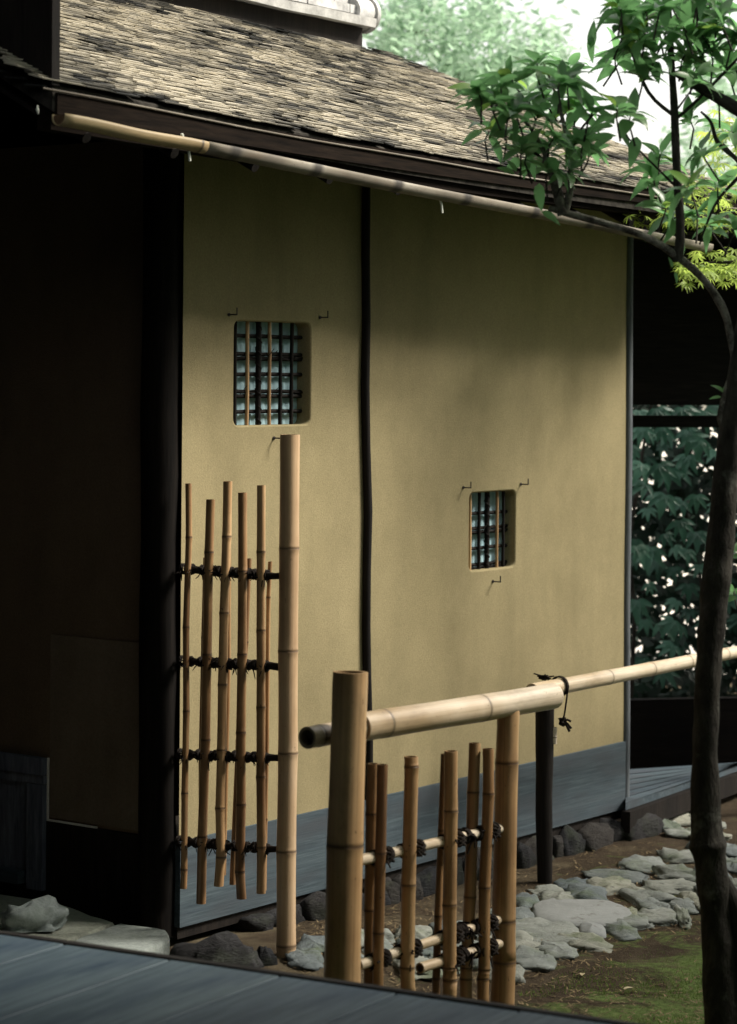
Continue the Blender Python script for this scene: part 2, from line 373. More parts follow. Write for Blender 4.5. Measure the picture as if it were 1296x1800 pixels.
# ------------------------------------------------------------------ rope ties
def lashing(name, c, ax, side, r, parent, seed, loose=6, size=1.0, coils=4):
    """coils of black rope round a pole (axis ax, radius r) plus crossing and frayed ends"""
    rr = random.Random(seed); mb = MB(); b_ = ax.cross(side).normalized(); q = .0028 * size
    for k in range(coils):
        off = (k - (coils - 1) / 2) * q * 2.1; tilt = rr.uniform(-.5, .5)
        pts = []
        for j in range(13):
            th = 2 * math.pi * j / 12
            pts.append(c + (side * math.cos(th) + b_ * math.sin(th)) * (r + q * .8) + ax * (off + tilt * r * math.cos(th + k)))
        mb.tube(pts, q, 5, cap=False)
    # knot
    for k in range(3):
        mb.tube([c + b_ * 0 + (V((rr.uniform(-1, 1), rr.uniform(-1, 1), rr.uniform(-1, 1))) * r * .6) + FACE * (r + q) for _ in range(4)], q * 1.3, 5)
    for k in range(loose):
        p = c + FACE * (r + q) ; dr = V((rr.uniform(-1, 1), rr.uniform(-.6, .2), rr.uniform(-1.2, .6))).normalized()
        ln = rr.uniform(.015, .035) * size; bend = V((rr.uniform(-.5, .5), 0, rr.uniform(-.8, .1)))
        mb.tube([p, p + dr * ln * .5, p + dr * ln + bend * ln * .5], [q * .9, q * .8, q * .5], 4)
    return obj(name, mb, ROPE, parent, Matrix.Translation(c))
FACE = -UP.cross(V((1, 0, 0)))      # towards the camera (-Y)
FACE = V((0, -1, 0))

# ================================================================== TEA HOUSE
house = thing('tea_house', L, 'tea house with ochre earthen wall, two small lattice windows and shingled roof', 'house')
def zz(u, v, off=0): return F(u, v, off).z
BT = zz(1096, 1303)                                     # top of the skirting board
TOPZ = zz(640, 330) + .1
def rloop(s0, s1, z0, z1, r, k=6):
    pts = []
    for (cx, cz, a0) in ((s1 - r, z1 - r, 0), (s0 + r, z1 - r, 90), (s0 + r, z0 + r, 180), (s1 - r, z0 + r, 270)):
        for i in range(k + 1):
            a = math.radians(a0 + 90 * i / k); pts.append((cx + r * math.cos(a), cz + r * math.sin(a)))
    return pts
def win_rect(c):
    ps = [sz(F(*q)) for q in c]
    return ((ps[0][0] + ps[3][0]) / 2, (ps[1][0] + ps[2][0]) / 2, (ps[2][1] + ps[3][1]) / 2, (ps[0][1] + ps[1][1]) / 2)
W1 = win_rect([(412, 562), (547, 570), (545, 746), (412, 748)])
W2 = win_rect([(826, 867), (907, 862), (905, 997), (825, 1003)])
DEP = .05
bm = bmesh.new()
SA, SB = .004, LEN - .01
def loop_edges(pts, z_off=0):
    vs = [bm.verts.new(fp(a, b_, z_off)) for a, b_ in pts]
    return [bm.edges.new((vs[i], vs[(i + 1) % len(vs)])) for i in range(len(vs))]
eds = loop_edges([(SA, BT - .01), (SB, BT - .01), (SB, TOPZ), (SA, TOPZ)])
for wr in (W1, W2):
    eds += loop_edges(rloop(wr[0] - .006, wr[1] + .006, wr[2] - .006, wr[3] + .006, .028))
bmesh.ops.triangle_fill(bm, use_beauty=True, use_dissolve=False, edges=eds, normal=n)
mb = MB(); bm.verts.index_update()
mb.add([v.co.copy() for v in bm.verts], [[v.index for v in f.verts] for f in bm.faces]); bm.free()
for wr in (W1, W2):
    rows = []
    for k, (o_, g) in enumerate(((0, .006), (-.002, .002), (-.006, 0), (-.03, 0), (-DEP - .05, 0))):
        rows.append([fp(a, b_, o_) for a, b_ in rloop(wr[0] - g, wr[1] + g, wr[2] - g, wr[3] + g, .024 + g * .7)])
    m_ = len(rows[0]); q = [p for r_ in rows for p in r_]
    mb.add(q, [(i * m_ + j, (i + 1) * m_ + j, (i + 1) * m_ + (j + 1) % m_, i * m_ + (j + 1) % m_) for i in range(4) for j in range(m_)], True)
obj('plaster_wall', mb, PLASTER, house)
# back of the wall and the other walls so that the house is closed
DPT = 1.55
mb = MB()
mb.box(fp(LEN / 2, 1.26, -DPT), d, n, UP, LEN / 2, .04, 1.22); obj('rear_wall', mb, PLASTER_SHADED, house)
mb = MB(); mb.box(fp(LEN - .05, 1.25, -DPT / 2 - .06), n, d, UP, DPT / 2 - .1, .03, 1.22); obj('end_wall', mb, PLASTER_SHADED, house)
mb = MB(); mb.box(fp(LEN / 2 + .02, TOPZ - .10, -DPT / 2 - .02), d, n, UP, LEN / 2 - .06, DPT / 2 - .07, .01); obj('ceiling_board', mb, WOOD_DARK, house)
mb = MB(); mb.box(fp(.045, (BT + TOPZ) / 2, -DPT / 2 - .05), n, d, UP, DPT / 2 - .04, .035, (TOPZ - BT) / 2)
sw = obj('side_wall', mb, PLASTER_SHADED, house, axis_frame(fp(0, 0, -1), fp(0, 1, -1)))
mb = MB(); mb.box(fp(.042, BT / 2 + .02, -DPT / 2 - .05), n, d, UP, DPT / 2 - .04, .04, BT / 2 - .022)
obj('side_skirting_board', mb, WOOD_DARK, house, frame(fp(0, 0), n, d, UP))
# skirting board of the facade
mb = MB(); mb.box(fp(LEN / 2 - .008, (BT + ZB) / 2, .0), d, n, UP, LEN / 2 - .006, .012, (BT - ZB) / 2)
obj('skirting_board', mb, BOARD, house, frame(fp(0, 0), d, n, UP))
mb = MB(); mb.box(fp(LEN / 2, ZB - .02, -.03), d, n, UP, LEN / 2, .03, .018); obj('sill_beam', mb, WOOD_DARK, house, frame(fp(0, 0), d, n, UP))
# posts
def wavy_post(name, pts, rad, mt):
    mb = MB(); mb.tube(pts, rad, 14, rough=.10); return obj(name, mb, mt, house, axis_frame(pts[0], pts[-1]))
cp = [fp(-.022 + .003 * math.sin(i * 1.3), ZB - .03 + i * (TOPZ - ZB) / 12, -.068 + .003 * math.sin(i * 2.1)) for i in range(13)]
wavy_post('corner_post', cp, [.060 + .002 * math.sin(i * 1.7) for i in range(13)], BLACKW)
ep = [fp(LEN + .006 + .003 * math.sin(i * 1.1), ZB - .02 + i * (TOPZ - ZB) / 12, -.006) for i in range(13)]
wavy_post('end_post', ep, [.021] * 13, POSTW)
sS = sz(F(640, 900))[0]
pp = [fp(sz(F(u_, v_))[0], zz(u_, v_), .010) for u_, v_ in ((640, 330), (639, 450), (640, 560), (638, 680), (640, 780), (643, 900), (641, 1000), (640, 1100), (641, 1180), (645, 1300))]
pp.append(fp(pp[-1].dot(d) - L.dot(d), BT - .005, .010))
wavy_post('wall_stick', pp, [.0155] * len(pp), WOOD_DARK)

# windows
def window(wr, vert, horz, light, ropes, seed):
    s0, s1, z0, z1 = wr; rr = random.Random(seed)
    mb = MB(); k = 60; rows = []
    for zc in (z0 - .012, z1 + .012):
        for i in range(k + 1):
            s_ = s0 - .012 + (s1 - s0 + .024) * i / k
            rows.append(fp(s_, zc, -DEP - .012 + .006 * abs(math.sin(i * math.pi / 5.0)) ** .6))
    mb.add(rows, [(i, i + 1, k + 2 + i, k + 1 + i) for i in range(k)], True)
    win = obj('window', mb, PAPER, house)
    for i, q in enumerate(vert):
        s_ = s0 + (s1 - s0) * q; thick = .0092 if i in ropes else .0062
        pts = [fp(s_ + rr.uniform(-.0012, .0012), z0 + (z1 - z0) * j / 6, -.030) for j in range(7)]
        mb = MB(); mb.tube(pts, [thick * rr.uniform(.92, 1.08) for _ in pts], 8)
        if i in ropes:
            h_ = [fp(s_ + .009 * math.cos(j * 1.2), z0 + (z1 - z0) * j / 40, -.030 + .009 * math.sin(j * 1.2)) for j in range(41)]
            mb.tube(h_, .0038, 5)
        obj('lattice_bar', mb, BAM_TAN if i in light else WOOD_DARK, win, axis_frame(pts[0], pts[-1]))
    for i, q in enumerate(horz):
        z_ = z0 + (z1 - z0) * q; dbl = i % 2 == 1
        for o2 in ((-.0075, .0075) if dbl else (0,)):
            pts = [fp(s0 + (s1 - s0) * j / 6, z_ + o2 + rr.uniform(-.001, .001), -.041) for j in range(7)]
            mb = MB(); mb.tube(pts, .0068, 7)
            if dbl and o2 > 0:
                for _ in range(3):
                    z2 = z_ + rr.uniform(-.009, .009)
                    mb.tube([fp(s0 + (s1 - s0) * j / 10, z2 + rr.uniform(-.004, .004), -.033) for j in range(11)], .0016, 4)
                for _ in range(2):
                    a_ = s0 + (s1 - s0) * rr.uniform(.15, .7)
                    mb.tube([fp(a_, z_, -.026), fp(a_ + .012, z_ + .012, -.022), fp(a_ + .03, z_ + rr.uniform(.01, .03), -.024)], .0014, 4)
            obj('cross_bar', mb, WOOD_DARK, win, axis_frame(pts[0], pts[-1]))
    return win
window(W1, (.10, .255, .40, .545, .69, .84), (.86, .665, .49, .30, .13), (1, 3), (2,), 4)
window(W2, (.15, .35, .52, .74, .88), (.72, .50, .27, .03), (0, 3), (2,), 5)

# iron pegs on the wall
for (u_, v_, dn) in ((402, 553, 1), (562, 558, 1), (481, 770, -1), (814, 857, 1), (915, 851, 1), (866, 1022, 1)):
    b0 = F(u_, v_); mb = MB(); o1 = b0 + n * .035
    mb.tube([b0 - n * .01, b0 + n * .02, o1], .0025, 6); mb.tube([o1 - UP * .002 * dn, o1 + UP * .022 * dn], .0025, 6)
    mb.tube([b0 + n * .001, b0 + n * .004], .006, 8)
    obj('wall_peg', mb, IRON, house)

# ------------------------------------------------------------------ roof
EO = .50
E0 = F(112, 152, EO); E1 = F(1380, 371, EO)
ra = (E1 - E0).normalized()
TP = .52; b0 = (-n + UP * TP).normalized(); rb = (b0 - ra * b0.dot(ra)).normalized(); rc = ra.cross(rb)
if rc.z < 0: rc = -rc
SAG = .022
def rp(s_, w_, c_=0.0):
    t_ = max(0, min(1, s_ / (E1 - E0).length)); return E0 + ra * s_ + rb * w_ + rc * c_ - UP * (SAG * 4 * t_ * (1 - t_))
def roof_hit(u, v):
    p = plane_hit(u, v, E0, rc); q = p - E0; return q.dot(ra), q.dot(rb)
RS1, RW1 = roof_hit(672, 84); RS0 = (E1 - E0).length
ridge_a = roof_hit(300, 4); ridge_b = roof_hit(655, 80)
WTOP = max(ridge_a[1], ridge_b[1], RW1)
def verge(w_): return RS0 + (RS1 - RS0) * w_ / RW1
print('roof', RS0, RS1, RW1, ridge_a, ridge_b, 'eave z', E0.z, E1.z, 'd', d, 'LEN', LEN, 'post0', post0)
mb = MB(); TH = .07; A = []; kk = 12
for i in range(kk + 1):
    q_ = i / kk; A += [rp(-.03 + (RS0 + .02) * q_, .01, -.004), rp(-.03 + (verge(WTOP) + .02) * q_, WTOP, -.004)]
B = [p - UP * TH for p in A]; o_ = len(A)
fs = []
for i in range(kk):
    a = 2 * i; fs += [(a, a + 2, a + 3, a + 1), (o_ + a + 1, o_ + a + 3, o_ + a + 2, o_ + a), (a, o_ + a, o_ + a + 2, a + 2), (a + 1, a + 3, o_ + a + 3, o_ + a + 1)]
fs += [(0, 1, o_ + 1, o_), (2 * kk + 1, 2 * kk, o_ + 2 * kk, o_ + 2 * kk + 1)]
mb.add(A + B, fs)
roof = obj('roof', mb, UNDER, house, frame(E0, ra, rb, rc))
def slab3(name, pts, th, mt):
    mb = MB(); k_ = len(pts); mb.add(list(pts) + [p - UP * th for p in pts], [tuple(range(k_)), tuple(range(2 * k_ - 1, k_ - 1, -1))] + [(i, k_ + i, k_ + (i + 1) % k_, (i + 1) % k_) for i in range(k_)])
    return obj(name, mb, mt, house)
C1 = rp(RS0, 0); H1 = rp(verge(WTOP), WTOP); run = abs((H1 - C1).dot(n)); C2 = C1 - n * (2 * run); H0 = rp(-.03, WTOP); C3 = H0 - n * run; C3.z = C2.z
slab3('hip_slope', [C1 - UP * .01, C2 - UP * .01, H1 - UP * .01], .08, SHINGLE)
slab3('rear_slope', [H0 - n * .004, H1 - n * .004, C2 - n * .004, C3], .08, UNDER)

SH_LEN, EXPO = .054, .0215
def shingle_verts(len_s, lift, skew, th):
    x = len_s / 2; h = .0125 + lift
    return [(-x, 0, h - th), (x, skew, h - th - lift * .3), (x, SH_LEN, -.004), (-x, SH_LEN, -.004),
            (-x, 0, h), (x, skew, h - lift * .3), (x, SH_LEN, .001), (-x, SH_LEN, .001)]
SF = [(3, 2, 1, 0), (4, 5, 6, 7), (0, 1, 5, 4), (1, 2, 6, 5), (2, 3, 7, 6), (3, 0, 4, 7)]
tiles = []; j = 0
while j * EXPO < WTOP - .02:
    w_ = j * EXPO; s_ = -.06 - R.random() * .06; end = verge(w_)
    while s_ < end:
        ln = R.choice((.025, .035, .05, .065, .09)) * R.uniform(.7, 1.15)
        if s_ + ln > end: ln = max(.02, end - s_)
        q = V((s_ * 1.1, w_ * 2.2, 0))
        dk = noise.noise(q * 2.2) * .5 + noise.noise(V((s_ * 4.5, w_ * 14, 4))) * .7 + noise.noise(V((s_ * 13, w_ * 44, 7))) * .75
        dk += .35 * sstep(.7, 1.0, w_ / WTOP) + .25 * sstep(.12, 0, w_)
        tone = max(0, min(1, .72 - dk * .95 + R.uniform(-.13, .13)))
        if dk > .45 and R.random() < .5: tone = 0
        if not (tone == 0 and R.random() < .4):
            tiles.append((s_ + ln / 2, w_ + R.uniform(-.002, .002), ln - .0012, tone))
        s_ += ln
    j += 1
def tsize(t_):
    p = rp(t_[0], t_[1]); return -t_[2] / (p - CAM).length
def in_view(t_):
    p = rp(t_[0], t_[1]) - CAM; u_ = 648 + FPX * p.x / p.y; v_ = V0 - FPX * p.z / p.y
    return u_ > 118 and v_ > 0
tiles.sort(key=lambda t_: (not in_view(t_), tsize(t_)))
variants = {}
def variant(tone):
    k = (round(tone * 6), R.randrange(3))
    if k not in variants:
        m_ = MB(); m_.add(shingle_verts(1.0, R.uniform(-.0015, .0025), R.uniform(-.0015, .0015), .0034), SF, False, tone=k[0] / 6); variants[k] = m_.mesh('shingle', SHINGLE)
    return variants[k]
RF = frame(V((0, 0, 0)), ra, rb, rc)
mbs = MB()
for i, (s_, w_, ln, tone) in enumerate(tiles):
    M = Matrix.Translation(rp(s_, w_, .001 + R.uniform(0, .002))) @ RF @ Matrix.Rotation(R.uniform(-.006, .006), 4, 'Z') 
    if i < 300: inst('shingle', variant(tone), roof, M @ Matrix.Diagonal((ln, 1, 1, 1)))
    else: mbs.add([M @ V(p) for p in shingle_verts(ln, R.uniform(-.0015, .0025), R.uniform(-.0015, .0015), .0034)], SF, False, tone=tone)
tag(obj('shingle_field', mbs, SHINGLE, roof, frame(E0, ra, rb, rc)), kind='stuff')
print('shingles', len(tiles))
# eave batten, fascia, soffit, rafters
mb = MB(); mb.tube([rp(-.08 + i * (RS0 + .08) / 20, -.008, -.012 + .002 * math.sin(i)) for i in range(21)], .0035, 6); obj('eave_batten', mb, BAM_GREY, house, axis_frame(rp(0, 0), rp(RS0, 0)))
def strip(name, o0, o1, z0, z1, mt, s0=-.02, s1=None):
    mb = MB(); s1 = RS0 - .01 if s1 is None else s1; vs = []; k_ = 16
    for i in range(k_ + 1):
        c = rp(s0 + (s1 - s0) * i / k_, 0); vs += [c - n * o0 + UP * z0, c - n * o1 + UP * z0, c - n * o1 + UP * z1, c - n * o0 + UP * z1]
    mb.add(vs, [(4 * i + q, 4 * i + (q + 1) % 4, 4 * i + 4 + (q + 1) % 4, 4 * i + 4 + q) for i in range(k_) for q in range(4)] + [(3, 2, 1, 0), (4 * k_, 4 * k_ + 1, 4 * k_ + 2, 4 * k_ + 3)])
    return obj(name, mb, mt, house, frame(E0, ra, n, UP))
strip('fascia_board', .002, .02, -.075, -.018, WOOD_BROWN)
strip('eave_beam', .024, .075, -.115, -.05, WOOD_BROWN)
mb = MB()
sa = [rp(-.02, .05) - UP * .115, rp(RS0, .05) - UP * .115, rp(RS0 - .5, .55) - UP * .115, rp(-.02, .55) - UP * .115]
mb.add(sa + [p + UP * .012 for p in sa], [(3, 2, 1, 0), (4, 5, 6, 7), (0, 1, 5, 4), (1, 2, 6, 5), (2, 3, 7, 6), (3, 0, 4, 7)]); obj('soffit', mb, WOOD_DARK, house)
for i in range(12):
    s_ = .12 + i * (RS0 - .2) / 11
    mb = MB(); mb.tube([rp(s_, .03) - UP * .135, rp(s_, .48) - UP * .135], .016, 8); obj('rafter', mb, WOOD_DARK, house, axis_frame(rp(s_, .0), rp(s_, .8)))

# gutter: split bamboo hung below the eave
GO = EO + .035
gp0 = F(103, 205, GO); gp1 = F(1245, 432, GO)
gd = (gp1 - gp0).normalized(); gl = (gp1 - gp0).length
gx = UP.cross(gd).normalized(); gu = gd.cross(gx)
def gutter_piece(name, a0, a1, r0, r1, nodes, mt, seed):
    mb = MB(); rows = []; ts = [0, 1]
    for q in nodes: ts += [q - .012, q - .004, q + .004, q + .012]
    ts += [i / 14 for i in range(1, 14)]; ts = sorted(set(ts)); at = []
    for t_ in ts:
        f_ = 1.0; a_ = 0
        for q in nodes:
            if abs(t_ - q) < .006: f_ = 1.05; a_ = .9
        r_ = (r0 + (r1 - r0) * t_) * f_; c = gp0 + gd * (gl * (a0 + (a1 - a0) * t_)) + gu * (.0018 * math.sin(seed + t_ * 9))
        row = []
        for rad_ in (r_, r_ * .84):
            seq = range(13) if rad_ == r_ else range(12, -1, -1)
            for k in seq:
                th = math.pi * (-.10 + 1.2 * k / 12)
                row.append(c + gx * math.cos(th) * rad_ - gu * math.sin(th) * rad_)
        rows.append(row); at += [a_] * len(row)
    m_ = len(rows[0]); q = [p for r_ in rows for p in r_]
    fs = [(i * m_ + j, i * m_ + (j + 1) % m_, (i + 1) * m_ + (j + 1) % m_, (i + 1) * m_ + j) for i in range(len(rows) - 1) for j in range(m_)]
    fs += [tuple(range(m_))[::-1], tuple((len(rows) - 1) * m_ + j for j in range(m_))]
    mb.add(q, fs, True, nd=at)
    return obj(name, mb, mt, house, axis_frame(gp0 + gd * gl * a0, gp1))
RG = px(15, 8.4)
gut = gutter_piece('gutter', .0, .17, RG, RG, (.93,), BAM_DULL, 0)
mb = MB(); k_ = [gp0 + gd * .004 + gx * math.cos(math.pi * (-.08 + 1.16 * i / 12)) * RG * .9 - gu * math.sin(math.pi * (-.08 + 1.16 * i / 12)) * RG * .9 for i in range(13)]
mb.add(k_ + [p + gd * .006 for p in k_], [tuple(range(13)), tuple(range(25, 12, -1))] + [(i, 13 + i, 13 + (i + 1) % 13, (i + 1) % 13) for i in range(13)]); obj('gutter_stop', mb, PITH, house)
gutter_piece('gutter', .166, 1.0, RG * 1.04, RG * .93, (.04, .17, .31, .44, .58, .70, .83), BAM_GREY, 2)
for (u_, v_, mt) in ((322, 255, METAL), (768, 350, METAL), (66, 192, METAL)):
    p = F(u_, v_, GO - .01); mb = MB()
    if u_ < 100: mb.tube([p + UP * .011, p - UP * .002, p - UP * .012 + gd * .003], [.002, .0045, .002], 6)
    else:
        a_ = p + n * .005; mb.tube([a_ + UP * .03 - gd * .012, a_ + UP * .006, a_ + gd * .012 + UP * .0, a_ + gd * .020 - UP * .018, a_ + gd * .024 - UP * .042], .0042, 6)
    obj('gutter_hook', mb, mt, house)

# ridge
A_ = rp(*ridge_a); B_ = rp(*ridge_b); A_ = A_ + (A_ - B_) * .6
rd = (B_ - A_).normalized(); hb = UP.cross(rd).normalized()
if hb.dot(n) > 0: hb = -hb
rl = (B_ - A_).length
def rg(s_, o_, z_): return A_ + rd * s_ + hb * o_ + UP * z_
mb = MB(); mb.box(rg(rl / 2 - .02, .22, .0), rd, hb, UP, rl / 2 - .02, .20, .075); ridge = obj('ridge', mb, WOOD_DARK, house, frame(A_, rd, hb, UP))
mb = MB(); k = 26; vs = []
for i in range(k + 1):
    s_ = -.05 + (rl + .02) * i / k; wv = .006 * noise.noise(V((s_ * 4, 2, 0)))
    vs += [rg(s_, -.035, .072 + wv), rg(s_, -.04, .105 + wv), rg(s_, .30, .16 + wv), rg(s_, .30, .10 + wv)]
fs = [(i * 4 + j, i * 4 + (j + 1) % 4, i * 4 + 4 + (j + 1) % 4, i * 4 + 4 + j) for i in range(k) for j in range(4)] + [(0, 1, 2, 3), (k * 4 + 3, k * 4 + 2, k * 4 + 1, k * 4)]
mb.add(vs, fs); obj('ridge_slab', mb, TILE, ridge, frame(A_, rd, hb, UP))
for c_ in range(4):
    s_ = R.uniform(-.2, 0)
    while s_ < rl - .10:
        ln = min(.26 + R.uniform(-.03, .03), rl - .08 - s_)
        mb = MB(); mb.box(rg(s_ + ln / 2, .13 + c_ * .035 + R.uniform(-.004, .004), .140 + c_ * .040), rd, hb, UP, ln / 2 - .003, .11, .0165); obj('ridge_tile', mb, TILE, ridge, frame(A_, rd, hb, UP))
        s_ += ln
ec = rg(rl - .03, .06, .135)
mb = MB(); r_ = .062
mb.tube([ec - rd * .05, ec + rd * .02, ec + rd * .055, ec + rd * .062], [r_ * .93, r_, r_, r_ * .86], 20)
mb.tube([ec + rd * .050, ec + rd * .070], [r_ * 1.16, r_ * 1.16], 20)
mb.box(ec + hb * .08 + UP * .05 + rd * .01, rd, hb, UP, .04, .06, .11)
mb.tube([ec + UP * .10 - rd * .02, ec + UP * .17 + rd * .03, ec + UP * .24 + rd * .0], [.04, .035, .018], 10)
obj('ridge_end_tile', mb, TILE, ridge, frame(ec, rd, hb, UP))

# wooden hatch low on the side wall, left
def sp(s_, z_, off=0.0): return fp(.008 - off, z_, -s_)            # on the side wall plane: s_ back from the corner
def SW(u, v): 
    p = plane_hit(u, v, fp(.008, 0, 0), d); return -(p - L).dot(n), p.z
h_r, h_t = SW(86, 1332); _, h_b = SW(70, 1562); hs0 = h_r + .003
hl = SW(-40, 1400)[0]
def sbox(name, a0, a1, z0, z1, t0, t1, mt, par):
    mb = MB(); mb.box((sp(a0, z0, t0) + sp(a1, z1, t1)) / 2, n, d, UP, abs(a1 - a0) / 2, abs(t1 - t0) / 2, abs(z1 - z0) / 2)
    return obj(name, mb, mt, par, frame(sp(a0, z0, 0), n, d, UP))
HW = m_wood('bluish_frame_wood', (.07, .08, .105), (.19, .21, .26), (8, 8, 1), 8, .7, .3)
hatch = sbox('hatch_frame', hs0, hl + .2, h_t - .055, h_t, .004, .03, HW, house)
sbox('hatch_rail', hs0, hl + .2, h_t - .085, h_t - .058, .004, .022, HW, hatch)
sbox('hatch_stile', hs0, hs0 + .07, h_b, h_t - .088, .004, .026, HW, hatch)
sbox('hatch_panel', hs0 + .073, hl + .2, h_b + .02, h_t - .088, .003, .008, HW, hatch)
sbox('hatch_sill', hs0 + .085, hl + .2, h_b + .015, h_b + .055, .010, .05, BOARD, hatch)
mb = MB(); mb.box((sp(hs0 - .004, BT + .002) + sp(.35, BT + .002)) / 2 - d * .002, n, d, UP, abs(hs0 - .35) / 2, .003, .003)
mb.box((sp(hs0 - .003, BT) + sp(hs0 - .003, h_t)) / 2 - d * .002, n, d, UP, .003, .003, (h_t - BT) / 2)
obj('plaster_edge', mb, PLASTER_WHITE, house)

b1 = SW(120, 1118)[1]
sbox('lighter_wall_band', hs0 - .01, .13, BT + .012, b1, .0005, .003, m_plaster('lighter_band_plaster', (.14, .11, .078), (.18, .14, .10), (.8, .8, .8)), house)  # thin panel slightly lighter than the wall around it
# stones under the wall
def stone_mb(c, ax, ay, w_, l_, h_, seed, flat=.55, rough=.18, seg=18, rings=7, fr=None):
    rr = random.Random(seed); mb = MB(); vs = []; off = V((rr.random() * 50, rr.random() * 50, rr.random() * 50))
    pw = rr.uniform(.55, .8)
    for i in range(rings):
        q = i / (rings - 1); z_ = -.35 + 1.35 * q
        rad = (1 - max(0, (q - .35) / .65) ** (2.6 if flat > .5 else 1.8)) ** .5 if q < 1 else 0.0
        rad = max(rad, .0) * (.93 + .07 * min(1, q * 4))
        for k in range(seg):
            th = 2 * math.pi * k / seg; cx = math.copysign(abs(math.cos(th)) ** pw, math.cos(th)); cy = math.copysign(abs(math.sin(th)) ** pw, math.sin(th))
            u_ = V((cx * rad, cy * rad, z_ * .6)); nn = noise.fractal(u_ * 1.6 + off, .8, 2.1, 4) * rough * 1.5
            vs.append(c + ax * (u_.x * w_ * (1 + nn)) + ay * (u_.y * l_ * (1 + nn * 1.1)) + UP * (z_ * h_ * (1 + nn * .9) + h_ * nn * .5))
    fs = [(i * seg + k, i * seg + (k + 1) % seg, (i + 1) * seg + (k + 1) % seg, (i + 1) * seg + k) for i in range(rings - 1) for k in range(seg)]
    mb.add(vs, fs, True); return mb
s_ = .30; i = 0
while s_ < LEN + .05:
    w_ = R.uniform(.045, .10); c = fp(s_ + w_, 0, R.uniform(-.01, .03)); c.z = gz(c.x, c.y) + .005
    hgt = max(.05, ZB - c.z) * R.uniform(.75, .98)
    if i % 5 == 4: w_ *= .6
    if s_ + w_ > LEN - .1: c = fp(LEN + .02, 0, .06); c.z = 0; w_ = .15; hgt = .10
    obj('foundation_stone', stone_mb(c, d, n, w_ * 1.05, R.uniform(.045, .07), hgt, 100 + i), ST_DARK, house)
    s_ += w_ * 2 * .97; i += 1

# ------------------------------------------------------------------ adjoining wing: taller dark wall at the left of the roof
pw0 = rp(-.015, 0)
# wing
wing = thing('adjoining_wing', V((pw0.x, pw0.y, 0)), 'dark timber wing rising beside the left end of the shingled roof', 'building')
def wp(o_, z_, s_=0.0): return V((pw0.x, pw0.y, 0)) - n * o_ + d * s_ + UP * z_
zt = pw0.z
mb = MB(); q = []
for s_ in (-.03, 0):
    q += [wp(0, zt + .0, s_), wp(0, zt + 1.8, s_), wp(2.2, zt + 2.6, s_), wp(2.2, zt + 2.2 * .33 - .01, s_)]
mb.add(q, [(0, 1, 2, 3), (7, 6, 5, 4), (0, 4, 5, 1), (1, 5, 6, 2), (2, 6, 7, 3), (3, 7, 4, 0)]); obj('wall', mb, WOOD_DARK, wing, frame(wp(0, 0), n, d, UP))
for i in range(16):
    o_ = .02 + i * .075; mb = MB()
    mb.box(wp(o_ + .03, zt + (o_ + .02) * .33 - .012, -.040), (-n + UP * .12).normalized(), d, UP, .034, .010, .0022); obj('verge_shingle', mb, SHINGLE, wing)
    for pl in mb.f: pass
mb = MB()
q = [wp(0, zt + 1.75, 1.0), wp(-.5, zt + 1.75, -3.4), wp(3, zt + 2.6, -3.4), wp(3, zt + 2.6, 1.0)]
mb.add(q + [p + UP * .1 for p in q], [(3, 2, 1, 0), (4, 5, 6, 7), (0, 1, 5, 4), (1, 2, 6, 5), (2, 3, 7, 6), (3, 0, 4, 7)]); obj('roof', mb, UNDER, wing)  # unseen wing roof added to close off sky light
mb = MB(); q0 = fp(-2.4, 0, -.85); mb.box(V((q0.x, q0.y, 2.2)), n, d, UP, 1.7, .05, 2.2); obj('wall', mb, WOOD_DARK, wing)  # unseen left wall added to block light from the side
mb = MB(); mb.box(fp(-1.2, 2.2, -1.55), d, n, UP, 1.25, .05, 2.2); obj('rear_wall', mb, WOOD_DARK, wing)

# ------------------------------------------------------------------ veranda in the foreground and the building the view is taken from
DZ = .55 * S
e0 = G(0, 1634, DZ); e1 = G(1000, 1779, DZ)
ve = (e1 - e0).normalized(); vn = V((ve.y, -ve.x, 0)); 
if vn.y > 0: vn = -vn                                     # towards the camera
ver = thing('veranda', V((e0.x, e0.y, 0)), 'blue grey weathered plank veranda along the bottom edge of the picture', 'veranda')
j0 = G(266, 1800, DZ); j1 = G(482, 1717, DZ); pdv = (j0 - j1).normalized()
EL0, EL1 = -2.2, 2.6
mb = MB(); BW = .032
c0 = e0 + ve * EL0; c1 = e0 + ve * EL1
ii = (BW) ; prof = [(0, -.10), (0, -.008), (.006, .0), (BW - .004, .0), (BW, -.005), (BW, -.10)]
q = [c + vn * a_ + UP * z_ for c in (c0, c1) for a_, z_ in prof]
mb.add(q, [(i, (i + 1) % 6, 6 + (i + 1) % 6, 6 + i) for i in range(6)] + [(5, 4, 3, 2, 1, 0), (6, 7, 8, 9, 10, 11)])
obj('edge_beam', mb, m_wood('edge_beam_wood', (.02, .019, .02), (.06, .055, .05), (.8, 10, 10), 8, .7, .2), ver, frame(e0, ve, vn, UP))
